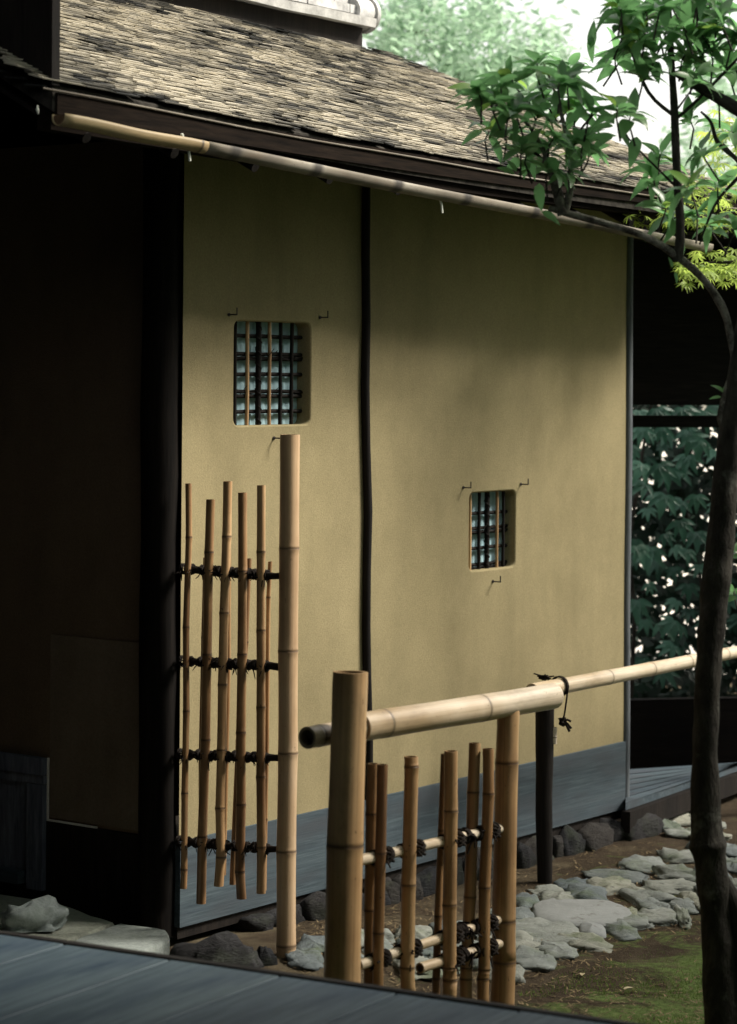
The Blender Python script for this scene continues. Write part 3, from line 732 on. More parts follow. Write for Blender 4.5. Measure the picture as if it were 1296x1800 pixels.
# planks
sj = (j1 - e0).dot(ve); wpl = .30
k0 = -9
for k in range(k0, 9):
    a0 = e0 + ve * (sj + k * wpl + .003) + vn * (BW + .0015); a1 = e0 + ve * (sj + (k + 1) * wpl - .003) + vn * (BW + .0015)
    ln = 5.2; zt_ = -.004 + R.uniform(-.0015, .0015)
    mb = MB(); bvl = .002
    q = [a0, a1, a1 + pdv * ln, a0 + pdv * ln]
    top = [p + UP * zt_ for p in (a0 + ve * bvl, a1 - ve * bvl, a1 - ve * bvl + pdv * ln, a0 + ve * bvl + pdv * ln)]
    mid = [p + UP * (zt_ - bvl) for p in q]; bot = [p - UP * .035 for p in q]
    mb.add(top + mid + bot, [(3, 2, 1, 0)] + [(o_ + i, o_ + (i + 1) % 4, o_ + 4 + (i + 1) % 4, o_ + 4 + i) for o_ in (0, 4) for i in range(4)] + [(8, 9, 10, 11)])
    obj('plank', mb, DECK, ver, frame(a0, pdv, pdv.cross(UP) * -1, UP))
mb = MB(); mb.box(e0 + ve * .2 + vn * 2.2 + UP * -.08, ve, vn, UP, 2.6, 2.0, .03); obj('joist_layer', mb, WOOD_DARK, ver)
for k in range(4):
    p = e0 + ve * (-1.6 + k * 1.3) + vn * .12; mb = MB(); mb.box(V((p.x, p.y, DZ / 2 - .05)), ve, vn, UP, .05, .05, DZ / 2 - .06); obj('support_post', mb, WOOD_DARK, ver)
hall = thing('main_hall', V((-1.0, -2, 0)), 'unseen dark timber hall around the camera, eave stretched to block sky light', 'building')
mb = MB(); mb.box(V((.4, 1.6, 2.76)), V((1, 0, 0)), V((0, 1, 0)), UP, 4.2, 3.6, .06); obj('eave_roof', mb, WOOD_DARK, hall)  # unseen eave extended forward and sideways to keep sky light out
mb = MB(); q = [V((-4, 5.0, 2.72)), V((-.95, 5.0, 2.72)), V((-1.5, 8.9, 2.72)), V((-4, 8.9, 2.72))]
mb.add(q + [p + UP * .1 for p in q], [(3, 2, 1, 0), (4, 5, 6, 7), (0, 1, 5, 4), (1, 2, 6, 5), (2, 3, 7, 6), (3, 0, 4, 7)]); obj('sky_block_roof', mb, WOOD_DARK, hall)  # unseen roof added to keep sky light off the side wall
mb = MB(); mb.box(V((-.6, -1.5, 1.4)), V((1, 0, 0)), V((0, 1, 0)), UP, 3.2, .06, 1.35); obj('rear_wall', mb, WOOD_DARK, hall)
mb = MB(); mb.box(V((-3.0, 2.3, 1.9)), V((1, 0, 0)), V((0, 1, 0)), UP, .06, 4.2, 1.9); obj('side_wall', mb, WOOD_DARK, hall)

# ------------------------------------------------------------------ sleeve fence
t0 = P(510, 764, 8.65)
sf = thing('bamboo_sleeve_fence', V((post0.x, post0.y, post0.z)), 'tall narrow bamboo fence lashed with black rope beside the dark corner post', 'fence')
r_ = px(17.5, 8.65)
def post_nodes(us, top, base): return sorted((base - q) / (base - top) for q in us)
bamboo('post', post0 - UP * .05, t0, r_ * .97, r_, post_nodes((963, 1143, 1322, 1494, 1660), 764, 1705), BAM_POST, sf, wob=.002, seed=3)
fd = (V((L.x, L.y, 0)) + n * .03 - V((post0.x, post0.y, 0))); fd = (fd - UP * 0).normalized()
# fence plane through the post, direction fd
fnn = V((fd.y, -fd.x, 0))
def FF(u, v, off=0.0):
    return plane_hit(u, v, post0 + fnn * off, fnn)
if fnn.y > 0: fnn = -fnn
slats = [  # u top, v top, u bot, v bot, width, front?, nodes v
    (332, 850, 322, 1562, 12, 1, (944, 1102, 1250, 1394, 1528), BAM_BROWN),
    (371, 878, 353, 1588, 17, 1, (970, 1150, 1300, 1470), BAM_BROWN),
    (399, 846, 386, 1557, 17, 1, (943, 1077, 1203, 1318, 1420, 1506), BAM_TAN),
    (428, 866, 423, 1580, 17, 1, (1004, 1150, 1287, 1414, 1532), BAM_BROWN),
    (458, 853, 458, 1570, 16, 1, (970, 1108, 1243, 1365, 1489), BAM_TAN),
    (360, 980, 352, 1500, 9, 0, (1120, 1330), BAM_BROWN),
    (404, 968, 394, 1538, 9, 0, (1160, 1340), BAM_BROWN),
    (438, 982, 408, 1555, 11, 0, (1128, 1300), BAM_BROWN),
    (474, 987, 466, 1565, 8, 0, (1050, 1330, 1440), BAM_BROWN)]
rows_v = [(1000, 1013), (1162, 1172), (1326, 1333), (1479, 1494)]
for i, (u0, v0_, u1, v1, wpx, fr, nds, mt) in enumerate(slats):
    off = .016 if fr else -.016
    a = FF(u0, v0_, off); b_ = FF(u1, v1, off); r_ = px(wpx / 2, 8.7)
    bamboo('slat', b_, a, r_ * 1.02, r_ * .95, post_nodes(nds, v0_, v1), mt, sf, wob=.0032, seed=20 + i, seg=14, flare=.12)
for j, (va, vb) in enumerate(rows_v):
    a = FF(326, va, 0); b_ = FF(496, vb, 0)
    mb = MB(); pts = [a.lerp(b_, k / 14) + V((0, 0, R.uniform(-.002, .002))) for k in range(15)]
    mb.tube(pts, [.011 * R.uniform(.85, 1.15) for _ in pts], 8, rough=.15)
    obj('cross_rail', mb, ROPE, sf, axis_frame(a, b_))
    for i, (u0, v0_, u1, v1, wpx, fr, nds, mt) in enumerate(slats):
        vv = va + (vb - va) * ((u0 + u1) / 2 - 326) / 170; uu = u0 + (u1 - u0) * (vv - v0_) / (v1 - v0_)
        if not fr or vv < v0_: continue
        c = FF(uu, vv, .0); ax = fd if (i + j) % 2 else (fd + UP * .3).normalized()
        mb = MB(); rr = random.Random(i * 9 + j); rad_ = px(wpx / 2, 8.7)
        # rope round the rail on both sides of the slat, one diagonal across it, and frayed ends
        for sd in (-1, 1):
            cc = c + fd * (sd * rad_ * 1.5)
            for k in range(3):
                pts = [cc + fd * ((k - 1) * .005) + (UP * math.cos(th) + fnn * math.sin(th)) * (.013 + rr.uniform(0, .003)) for th in [q * math.pi / 5 for q in range(11)]]
                mb.tube(pts, .003, 5, cap=False)
        fc = fnn * (.016 + rad_ + .002)
        mb.tube([c - fd * rad_ * 1.3 - UP * .008 + fnn * .012, c - fd * rad_ * .4 - UP * .006 + fc, c + fd * rad_ * .5 + UP * .004 + fc, c + fd * rad_ * 1.3 + UP * .008 + fnn * .012], .0027, 5)
        for k in range(9):
            sd = -1 if k % 3 == 0 else 1
            p = c - fd * (sd * rad_ * 1.4) + fnn * .012 - UP * rr.uniform(-.006, .012)
            dr = (V((rr.uniform(-.8, .8), -.5, rr.uniform(-1.3, .5)))).normalized(); ln = rr.uniform(.014, .032)
            mb.tube([p, p + dr * ln * .6, p + dr * ln + UP * rr.uniform(-.008, .004)], [.0022, .002, .0012], 4)
        obj('rope_tie', mb, ROPE, sf, Matrix.Translation(c))

# ------------------------------------------------------------------ low railing with thick rail
YR = 8.0
Q = P(880, 1235, YR)
def RP(u, v, off=0.0): return plane_hit(u, v, Q + n * off, n)        # on the plane of the railing
rl_ = thing('bamboo_railing', V((Q.x, Q.y, 0)), 'thick pale bamboo rail on a stout post with a low lattice fence below', 'railing')
ra0 = RP(545, 1296); ra1 = RP(972, 1224)
rr0 = px(25.5, 7.45)
bamboo('rail', RP(632, 1279), ra1, rr0, rr0 * .985, (.11, .60), BAM_PALE, rl_, seed=5, wob=.001, flare=.03, seg=28)
bamboo('rail_stub', RP(540, 1297), RP(640, 1279), px(19.5, 7.2), px(19.5, 7.3), (.18,), BAM_PALE, rl_, seed=6, wob=0, flare=.03, seg=24)
pt = RP(616, 1181, .075); pb_ = V((RP(596, 1800, .075).x, RP(596, 1800, .075).y, 0)); 
yy = pt.y / S
def drop(p_top, u_b, v_b, off):
    q = RP(u_b, v_b, off); dr = (q - p_top).normalized(); return p_top + dr * ((-.05 - p_top.z) / dr.z)
base = drop(pt, 602, 1700, .075); hgt = (pt - base).length
def nv(vlist, ut, vt, ub, vb, off):
    out = []
    for v_ in vlist:
        q = RP(ut + (ub - ut) * (v_ - vt) / (vb - vt), v_, off); out.append((q.z + .05) / (pt.z + .05))
    return sorted(out)
bamboo('post', base, pt, px(33, 7.2), px(31, 7.2), [.12, .30] + nv((1485,), 616, 1181, 602, 1700, .075), BAM_TAN, rl_, seed=9, wob=.002, flare=.04, seg=32)
et = RP(893, 1247, 0); eb = drop(et, 884, 1760, 0)
pt_s = pt; pt = et
bamboo('end_post', eb, et, px(21.5, 8.0), px(20, 8.0), [.1, .25] + nv((1340, 1618), 893, 1247, 884, 1760, 0), BAM_TAN, rl_, seed=10, wob=.002, flare=.05, seg=24)
lat = [  # u top, v top, u bottom, v bottom, width, offset, nodes v, mat
    (655, 1342, 650, 1722, 22, -.020, (1430, 1600), BAM_BROWN),
    (672, 1344, 664, 1735, 20, .020, (1500, 1640), BAM_BROWN),
    (724, 1330, 717, 1738, 26, .020, (1347, 1555, 1700), BAM_TAN),
    (792, 1320, 790, 1750, 25, .020, (1425, 1590, 1700), BAM_TAN),
    (781, 1325, 768, 1750, 14, -.022, (1460, 1610), BAM_BROWN),
    (834, 1306, 820, 1755, 22, -.020, (1392, 1576, 1720), BAM_TAN),
    (860, 1316, 848, 1762, 21, .020, (1395, 1560, 1720), BAM_BROWN)]
for i, (u0, v0_, u1, v1, wpx, off, nds, mt) in enumerate(lat):
    a = RP(u0, v0_, off); q = RP(u1, v1, off); dr = (q - a).normalized(); b_ = a + dr * ((.04 - a.z) / dr.z)
    nl = sorted([.08, .2] + [(RP(u0 + (u1 - u0) * (v_ - v0_) / (v1 - v0_), v_, off) - b_).length / (a - b_).length for v_ in nds])
    nl = [x for x in nl if 0.02 < x < .985]
    r_ = px(wpx / 2, a.y / S)
    bamboo('slat', b_, a, r_, r_ * .95, nl, mt, rl_, seed=40 + i, wob=.003, flare=.10, seg=18)
def crail(u0, v0_, u1, v1, off, w0):
    a = RP(u0, v0_, off); b_ = RP(u1, v1, off)
    bamboo('cross_rail', a, b_, px(w0 / 2, a.y / S), px(w0 / 2, a.y / S) * .95, (.3, .62), BAM_PALE, rl_, seed=int(u1 + v1), wob=.001, flare=.06, seg=18)
    return a, b_
crs = [crail(630, 1513, 880, 1456, 0, 20), crail(630, 1697, 876, 1616, .0, 19), crail(738, 1702, 880, 1658, .004, 19)]
for j, (a, b_) in enumerate(crs):
    for i, (u0, v0_, u1, v1, wpx, off, nds, mt) in enumerate(lat):
        if off < 0 and i != 5: continue
        # crossing point on the railing plane
        t_lo = 0
        p0 = RP(u0, v0_, 0); p1 = RP(u1, v1, 0)
        best = min(((a.lerp(b_, k / 60) - p0.lerp(p1, q / 60)).length, k, q) for k in range(61) for q in range(0, 61))
        if best[0] > .03: continue
        c = a.lerp(b_, best[1] / 60); rad_ = px(wpx / 2, c.y / S); rr = random.Random(j * 17 + i); mb = MB(); rd_ = px(10, c.y / S)
        for sd in (-1, 1):
            for k in range(3):
                cc = c + d * (sd * (rad_ * 1.12 + .005 + k * .006)); tl = rr.uniform(-.35, .35)
                pts = [cc + (UP * math.cos(th) + n * math.sin(th)) * (rd_ + .002) + d * (tl * rd_ * math.cos(th)) for th in [q * math.pi / 6 for q in range(13)]]
                mb.tube(pts, .0040, 6, cap=False)
        for sd in (-1, 1):
            for k in range(2):
                sg = math.copysign(1, off); fc = n * (abs(off) + rad_ + .002) * sg
                z_ = (k - .5) * .011
                mb.tube([c - d * rad_ * 1.25 - UP * (sd * .013) + n * .008 * sg, c - d * rad_ * .6 - UP * (sd * .006) + fc * .93 + UP * z_, c + d * rad_ * .6 + UP * (sd * .006) + fc * .93 + UP * z_, c + d * rad_ * 1.25 + UP * sd * .013 + n * .008 * sg], .0042, 6)
        kn = c - d * rad_ * 1.2 + n * (rd_ + .01)
        mb.tube([kn + V((rr.uniform(-1, 1), rr.uniform(-.6, .6), rr.uniform(-1, 1))) * .009 for _ in range(6)], .0048, 6)
        for k in range(4):
            dr = V((rr.uniform(-.9, .5), -.4, rr.uniform(-1.3, .4))).normalized(); ln = rr.uniform(.018, .042)
            mb.tube([kn, kn + dr * ln * .6, kn + dr * ln - UP * rr.uniform(0, .014)], [.003, .003, .0022], 5)
        if rr.random() < .5:
            mb.tube([kn + (UP * math.sin(q) * .016 + d * (math.cos(q) - 1) * .014) for q in [x * math.pi / 5 for x in range(11)]], .0026, 5)
        obj('rope_tie', mb, ROPE, rl_, Matrix.Translation(c))

# ------------------------------------------------------------------ thin handrail on a dark post
db = G(957, 1552, 0.0)
hr = thing('bamboo_handrail', db, 'slim bamboo handrail tied to a dark wooden post, running behind the tree trunk', 'railing')
dtp = P(958, 1224, db.y / S)
mb = MB(); pts = [db - UP * .1 + (dtp - db) * (k / 8) * 1.0 + V((.002 * math.sin(k), 0, 0)) for k in range(9)]; pts[-1] = dtp
mb.tube(pts, [px(13 + 3.5 * k / 8, db.y / S) for k in range(9)], 14, rough=.08); obj('post', mb, WOOD_DARK, hr, axis_frame(pts[0], pts[-1]))
hq = P(985, 1206, db.y / S)
def HP(u, v): return plane_hit(u, v, hq, n)
h0 = HP(935, 1216); h1 = HP(1420, 1122)
bamboo('rail', h0, h1, px(14.5, db.y / S), px(9.5, 11.5), (.24, .385, .52, .66, .80), BAM_PALE, hr, seed=31, wob=.0015, flare=.05, seg=20)
mb = MB(); c = hq + (h0 - h1).normalized() * .005; hx = (h1 - h0).normalized(); rr = random.Random(5)
for k in range(3):
    pts = [c + hx * (.004 * k - .004) + (UP * math.cos(th) + n * math.sin(th)) * (px(15, 10.3) + .004) for th in [q * math.pi / 8 for q in range(17)]]
    mb.tube(pts, .0036, 6, cap=False)
kn = P(984, 1268, db.y / S) + n * .012
mb.tube([c + n * .036 - UP * .005, c + n * .030 - UP * .05, c + n * .022 - UP * .10, kn], .0036, 6)
for k in range(3): mb.tube([kn + V((rr.uniform(-1, 1), rr.uniform(-1, 1), rr.uniform(-1, 1))) * .012 for _ in range(5)], .006, 6)
for k in range(4):
    dr = V((rr.uniform(.4, 1), -.2, rr.uniform(-.7, .5))).normalized(); mb.tube([kn, kn + dr * .02, kn + dr * .035 - UP * .012], .0045, 5)
obj('rope_tie', mb, ROPE, hr, Matrix.Translation(c))
mb = MB(); kn = P(958, 1192, db.y / S)
for k in range(3): mb.tube([kn + V((rr.uniform(-2.0, 2.0), rr.uniform(-.5, .5), rr.uniform(-.6, .9))) * .011 for _ in range(5)], .0035, 6)
for k in range(4): mb.tube([kn, kn + V((rr.uniform(-.03, .03), 0, rr.uniform(.0, .014))), kn + V((rr.uniform(-.045, .035), 0, rr.uniform(-.004, .018)))], .0028, 5)
obj('rope_knot', mb, ROPE, hr, Matrix.Translation(kn))
p = P(970, 1278, db.y / S) + n * .01; bamboo('peg', p - UP * .06, p, .011, .011, (.4,), BAM_PALE, hr, seed=77, seg=10)
# far support of the handrail
q = HP(1400, 1126); mb = MB(); mb.tube([V((q.x, q.y, -.1)), V((q.x, q.y, q.z - .02))], .03, 10); obj('far_post', mb, WOOD_DARK, hr)

# ------------------------------------------------------------------ stone path
path = tag(link(bpy.data.objects.new('stone_path', None), None, Matrix.Translation(G(1000, 1600, 0))), kind='structure')
ZX = lambda x: 896 + x / 2.5725
ZY = lambda y: 1100 + y / 2.5725
PST = [(330, 1283, 415, 105, 1), (150, 1368, 300, 120, 0), (60, 1440, 140, 80, 0), (100, 1520, 175, 90, 0), (215, 1472, 160, 70, 0), (345, 1425, 200, 62, 0), (375, 1368, 112, 50, 1),
       (510, 1368, 128, 62, 0), (555, 1325, 180, 42, 0), (530, 1287, 110, 44, 0), (655, 1298, 190, 56, 0), (640, 1250, 110, 46, 0), (785, 1245, 125, 42, 0), (815, 1207, 80, 40, 0), (640, 1213, 215, 48, 0),
       (730, 1160, 220, 56, 0), (470, 1163, 215, 48, 0), (290, 1148, 145, 40, 0), (180, 1180, 150, 44, 0), (345, 1205, 190, 70, 0), (225, 1228, 150, 50, 0), (80, 1225, 130, 55, 0), (45, 1290, 120, 50, 0),
       (480, 1112, 255, 56, 0), (600, 1060, 190, 52, 0), (760, 1025, 150, 42, 0), (760, 1105, 180, 60, 0), (785, 1300, 60, 70, 0), (920, 1110, 160, 60, 0), (930, 1180, 160, 60, 0), (900, 1250, 120, 60, 0), (1005, 1140, 90, 44, 0),
       (1010, 1065, 110, 60, 0), (930, 1040, 130, 50, 0), (1020, 1195, 120, 50, 0), (900, 980, 150, 44, 0), (1010, 1000, 120, 46, 0), (720, 850, 240, 56, 0), (690, 892, 150, 30, 0), (775, 918, 130, 30, 0), (880, 870, 150, 44, 0), (900, 925, 150, 36, 0),
       (-60, 1300, 120, 55, 0), (-90, 1380, 150, 70, 0), (-60, 1460, 140, 80, 0), (-110, 1540, 160, 90, 0), (-220, 1480, 160, 80, 0), (-260, 1400, 150, 60, 0), (-280, 1560, 170, 90, 0), (-420, 1500, 170, 70, 0), (-440, 1430, 160, 60, 0), (-420, 1600, 180, 90, 0), (-580, 1530, 170, 70, 0), (-600, 1460, 150, 50, 0), (-730, 1500, 170, 60, 0), (-760, 1560, 160, 70, 0), (-880, 1530, 160, 60, 0), (-930, 1590, 160, 70, 0), (-20, 1600, 150, 80, 0), (0, 1370, 60, 50, 0)]
for i, (x, y, w_, h_, pale) in enumerate(PST):
    u_, v_ = ZX(x), ZY(y); c = G(u_, v_, .02); c.z = gz(c.x, c.y)
    Yc = c.y; wm = w_ / 2.5725 * Yc / FPX; lm = h_ / 2.5725 * Yc * Yc / (FPX * HC)
    ang = R.uniform(-.15, .15) + .12; ax = V((math.cos(ang), math.sin(ang), 0)); ay = V((-ax.y, ax.x, 0))
    hh = R.uniform(.018, .032) * (1.3 if pale else 1)
    o = obj('stone', stone_mb(c, ax, ay, wm * .53, lm * .54, hh, 300 + i, rough=.10 if pale else .24, seg=22, rings=9), ST_PALE if pale else ST_PATH, path)
# boulders by the corner
def rock(u, v, Y, wpx, hpx, lab, seed, mt, name='boulder', cat='boulder', dep=.8, rough=.2):
    c = P(u, v, Y); wm = px(wpx / 2, Y); hm = px(hpx, Y)
    o = obj(name, stone_mb(c - UP * hm * .3, V((.96, .25, 0)).normalized(), V((-.25, .96, 0)).normalized(), wm, wm * dep, hm * .95, seed, flat=.4, rough=rough, seg=28, rings=12), mt); return tag(o, lab, cat)
rock(378, 1690, 8.5, 150, 66, 'large dark boulder at the foot of the corner post', 7, ST_DARK, dep=.5)
rock(466, 1692, 8.55, 40, 42, 'small dark pointed stone between boulder and tall bamboo post', 8, ST_DARK, 'boulder', 'stone')
rock(58, 1608, 8.75, 112, 34, 'rough pale lumpy rock under the wooden hatch', 9, ST_GRAN, 'rock', 'rock', rough=.3)
# cut slabs at the left
def slab(poly, zt, lab, seed):
    pts = [G(u_, v_, zt) for u_, v_ in poly]; rr = random.Random(seed); cc = sum(pts, V()) / len(pts); loop = []
    for i in range(len(pts)):
        a, b_ = pts[i], pts[(i + 1) % len(pts)]
        for k in range(5): loop.append(a.lerp(b_, k / 5) + V((rr.uniform(-1, 1), rr.uniform(-1, 1), 0)) * .005)
    mb = MB(); m_ = len(loop); top = [cc + (p - cc) * .97 + UP * rr.uniform(-.002, .002) for p in loop]
    q = [cc + UP * .004] + top + [p - UP * .012 for p in loop] + [p - UP * .12 for p in loop]
    fs = [(0, 1 + i, 1 + (i + 1) % m_) for i in range(m_)]
    for o_ in (1, 1 + m_): fs += [(o_ + i, o_ + m_ + i, o_ + m_ + (i + 1) % m_, o_ + (i + 1) % m_) for i in range(m_)]
    mb.add(q, fs, False); tag(obj('paving_slab', mb, ST_GRAN), lab, 'slab', 'granite slabs along the dark side wall')
ZS = .14 * S
slab([(-80, 1610), (-60, 1560), (105, 1588), (205, 1622), (130, 1648), (20, 1700), (-120, 1690)], ZS, 'pale granite slab against the rough rock below the hatch', 1)
slab([(136, 1650), (212, 1622), (296, 1634), (300, 1650), (240, 1675), (150, 1720), (40, 1705)], ZS, 'granite slab between its paler neighbour and the dark boulder', 2)
# fallen leaves
def leaf_mesh(name, L_, W_, mt, fold=.25, droop=.25, wav=0.0, nseg=7, tone=0.0, tip=.65):
    mb = MB(); vs = []
    for i in range(nseg + 1):
        t_ = i / nseg; wd = W_ * (math.sin(math.pi * t_ ** tip) ** .85 if 0 < t_ < 1 else 0.0)
        z_ = -droop * L_ * t_ * t_ + .1 * L_ * math.sin(t_ * 2)
        for sd in (-1, 0, 1): vs.append((sd * wd, t_ * L_, z_ + (abs(sd) * wd * fold) + wav * math.sin(t_ * 9 + sd) * W_))
    fs = [(i * 3 + k, i * 3 + k + 1, i * 3 + 4 + k, i * 3 + 3 + k) for i in range(nseg) for k in (0, 1)]
    mb.add(vs, fs, True, tone=tone); return mb.mesh(name, mt)
dl = leaf_mesh('fallen_leaf', .05, .008, LEAF_DRY)
for i, (u_, v_, a, lab) in enumerate(((1023, 1731, 1.4, 'pale curled fallen leaf on bare earth in front of the path'), (1096, 1752, .5, 'brown fallen leaf on the moss near the bottom edge'))):
    p = G(u_, v_, 0); o = inst('fallen_leaf', dl, None, Matrix.Translation(V((p.x, p.y, gz(p.x, p.y) + .014))) @ Matrix.Rotation(a + math.pi / 2 * 3, 4, 'Z')); tag(o, lab, 'leaf')
# litter and grass blades
mb = MB()
for i in range(6000):
    u_ = R.uniform(500, 1300); v_ = R.uniform(1480, 1830); p = G(u_, v_, 0); q = p - V((L.x, L.y, 0))
    if q.dot(n) < .08: continue
    z_ = gz(p.x, p.y) + .004; a = R.uniform(0, 6.3); ax = V((math.cos(a), math.sin(a), 0)); l_ = R.uniform(.004, .014); w_ = R.uniform(.001, .004)
    ay = V((-ax.y, ax.x, 0)); c = V((p.x, p.y, z_))
    mb.add([c - ax * l_ - ay * w_, c + ax * l_ - ay * w_ * .3 + UP * .004, c + ax * l_ + ay * w_ * .3 + UP * .004, c - ax * l_ + ay * w_], [(0, 1, 2, 3)], tone=R.random())
tag(obj('leaf_litter', mb, m_leaf('litter', (.05, .035, .02), (.26, .2, .12), .1, (.2, .15, .08), .8, .1)), kind='stuff', label='scattered bits of dry leaf on the moss', cat='leaf litter')
mb = MB()
for i in range(9000):
    u_ = R.uniform(880, 1300); v_ = R.uniform(1590, 1840); p = G(u_, v_, 0); q = p - V((L.x, L.y, 0))
    if q.dot(n) < 1.12 + .12 * noise.noise(p * 3) or noise.noise(p * 2.6) + .25 * noise.noise(p * 9) < -.05: continue
    c = V((p.x, p.y, gz(p.x, p.y))); a = R.uniform(0, 6.3); ax = V((math.cos(a), math.sin(a), 0)) * R.uniform(.0008, .0016); hh = R.uniform(.006, .017)
    ln = V((R.uniform(-1, 1), R.uniform(-1, 1), 0)) * hh * .7
    mb.add([c - ax, c + ax, c + UP * hh + ln], [(0, 1, 2)], tone=R.random())
tag(obj('moss_tufts', mb, m_leaf('moss_blade', (.07, .12, .03), (.17, .25, .07), .3, (.18, .28, .06), .7, .1)), kind='stuff', label='short green moss in front of the stone path', cat='moss')

# ------------------------------------------------------------------ near tree
YT = 7.6
tree = thing('garden_tree', V((P(1275, 1830, YT).x, P(1275, 1830, YT).y, 0)), 'dark trunked evergreen with glossy leaves at the right edge, branch arching towards the eave', 'tree')
def limb(name, pts, par, mt, Y=YT, rough=.12, seg=12, sub=4):
    P3 = [(P(u_, v_, Y if len(q) == 0 else q[0]), px(w_ / 2, Y)) for (u_, v_, w_, *q) in pts]
    out = []; rad = []
    for i in range(len(P3) - 1):
        p0 = P3[max(i - 1, 0)][0]; p1 = P3[i][0]; p2 = P3[i + 1][0]; p3 = P3[min(i + 2, len(P3) - 1)][0]
        for k in range(sub):
            t_ = k / sub
            out.append(.5 * ((2 * p1) + (p2 - p0) * t_ + (2 * p0 - 5 * p1 + 4 * p2 - p3) * t_ ** 2 + (3 * p1 - p0 - 3 * p2 + p3) * t_ ** 3)); rad.append(P3[i][1] * (1 - t_) + P3[i + 1][1] * t_)
    out.append(P3[-1][0]); rad.append(P3[-1][1])
    mb = MB(); mb.tube(out, rad, seg, rough=rough)
    return obj(name, mb, mt, par, axis_frame(out[0], out[-1]))
tb = P(1276, 1830, YT)
gb = V((tb.x + .01, tb.y, -.06))
trk = limb('trunk', [(1278, 1995, 80), (1272, 1830, 68), (1262, 1650, 60), (1249, 1520, 56), (1245, 1485, 68), (1243, 1450, 54), (1240, 1300, 45), (1252, 1100, 46), (1262, 1010, 53), (1271, 900, 46), (1284, 780, 44), (1300, 660, 40), (1320, 520, 36), (1345, 300, 32), (1360, 60, 28)], tree, BARK, rough=.17, seg=32, sub=12)
limb('root_stem', [(1330, 1990, 60), (1315, 1800, 50), (1300, 1640, 44), (1288, 1590, 40), (1262, 1540, 30)], tree, BARK)
limb('branch', [(1284, 760, 18), (1268, 735, 15), (1278, 690, 14), (1292, 640, 14), (1284, 590, 13), (1272, 545, 13), (1240, 495, 15), (1190, 450, 15), (1130, 414, 13), (1060, 392, 12), (1000, 376, 12), (965, 366, 10)], tree, BARK_PALE, rough=.2)
limb('branch', [(1192, 460, 20), (1196, 400, 16), (1190, 300, 15), (1186, 200, 14), (1180, 100, 12), (1174, -40, 9)], tree, BARK)
limb('branch', [(1187, 205, 7), (1140, 162, 7), (1108, 80, 6), (1092, 10, 4)], tree, BARK)
limb('branch', [(1190, 208, 6), (1230, 172, 6), (1300, 100, 5)], tree, BARK)
limb('branch', [(1352, 230, 26), (1290, 188, 24), (1240, 160, 18), (1186, 128, 10)], tree, BARK)
limb('branch', [(990, 378, 20), (978, 330, 16), (958, 270, 9), (925, 215, 6), (880, 180, 4)], tree, BARK_PALE, rough=.25)
limb('branch', [(992, 376, 15), (1004, 320, 12), (996, 240, 8), (975, 160, 5), (955, 110, 3)], tree, BARK_PALE, rough=.25)
limb('branch', [(998, 280, 6), (1020, 230, 5), (1045, 200, 3)], tree, BARK)
limb('branch', [(962, 285, 6), (925, 258, 5), (890, 240, 3)], tree, BARK)
limb('branch', [(1296, 280, 9), (1262, 250, 8), (1250, 215, 6), (1232, 196, 4)], tree, BARK)
limb('branch', [(1300, 310, 7), (1262, 352, 5), (1240, 400, 4), (1230, 430, 3)], tree, BARK)
limb('branch', [(1190, 330, 5), (1160, 300, 4), (1115, 255, 3), (1085, 215, 2.5)], tree, BARK)
cm = MB()
ros = []
def ros_add(u_, v_, k, dl_=1.0, young=0, ys=.35): ros.append((u_, v_, k, dl_, young, ys))
for (u_, v_, k) in ((865, 178, 8), (842, 165, 6), (900, 140, 8), (945, 118, 8), (985, 150, 8), (1015, 190, 8), (905, 195, 9), (945, 205, 8), (975, 240, 8), (1010, 255, 7), (885, 235, 6), (925, 275, 8), (1035, 275, 6), (955, 165, 9), (1000, 120, 6), (1040, 200, 6), (965, 300, 6), (1000, 300, 5), (930, 165, 7), (880, 150, 6),
                   (1090, 15, 7), (1128, 40, 8), (1170, 60, 8), (1225, 25, 8), (1268, 40, 8), (1112, 85, 7), (1150, 100, 7), (1205, 95, 8), (1250, 95, 8), (1290, 70, 8), (1088, 110, 4), (1135, 135, 6), (1225, 140, 8), (1262, 175, 7), (1290, 235, 7), (1285, 130, 7), (1085, 195, 4), (1108, 205, 5), (1180, 10, 8), (1205, 50, 8), (1160, 20, 7), (1240, 60, 7),
                   (1145, 290, 6), (1160, 275, 5), (1150, 315, 4), (1212, 330, 5), (1185, 385, 6), (1225, 378, 6), (1262, 330, 6), (1170, 360, 5), (1250, 400, 5), (1290, 400, 6), (1235, 270, 4), (1215, 215, 5)):
    ros_add(u_, v_, k)
[ros_add(R.uniform(1075, 1296), R.uniform(-20, 150), 6) for _ in range(20)]; [ros_add(R.uniform(850, 1050), R.uniform(130, 300), 5) for _ in range(9)]; ros_add(1286, 975, 4, .9, 1); ros_add(1290, 1040, 3, .9, 1)
lv = [leaf_mesh('leaf', 1.0, R.uniform(.16, .26), LEAF, R.uniform(.05, .6), R.uniform(-.05, .7), R.uniform(.02, .14), 8) for _ in range(14)]
ly = [leaf_mesh('leaf', 1.0, R.uniform(.15, .20), LEAF_YOUNG, R.uniform(.2, .4), R.uniform(.1, .4), .05, 7) for _ in range(3)]
leaves = []
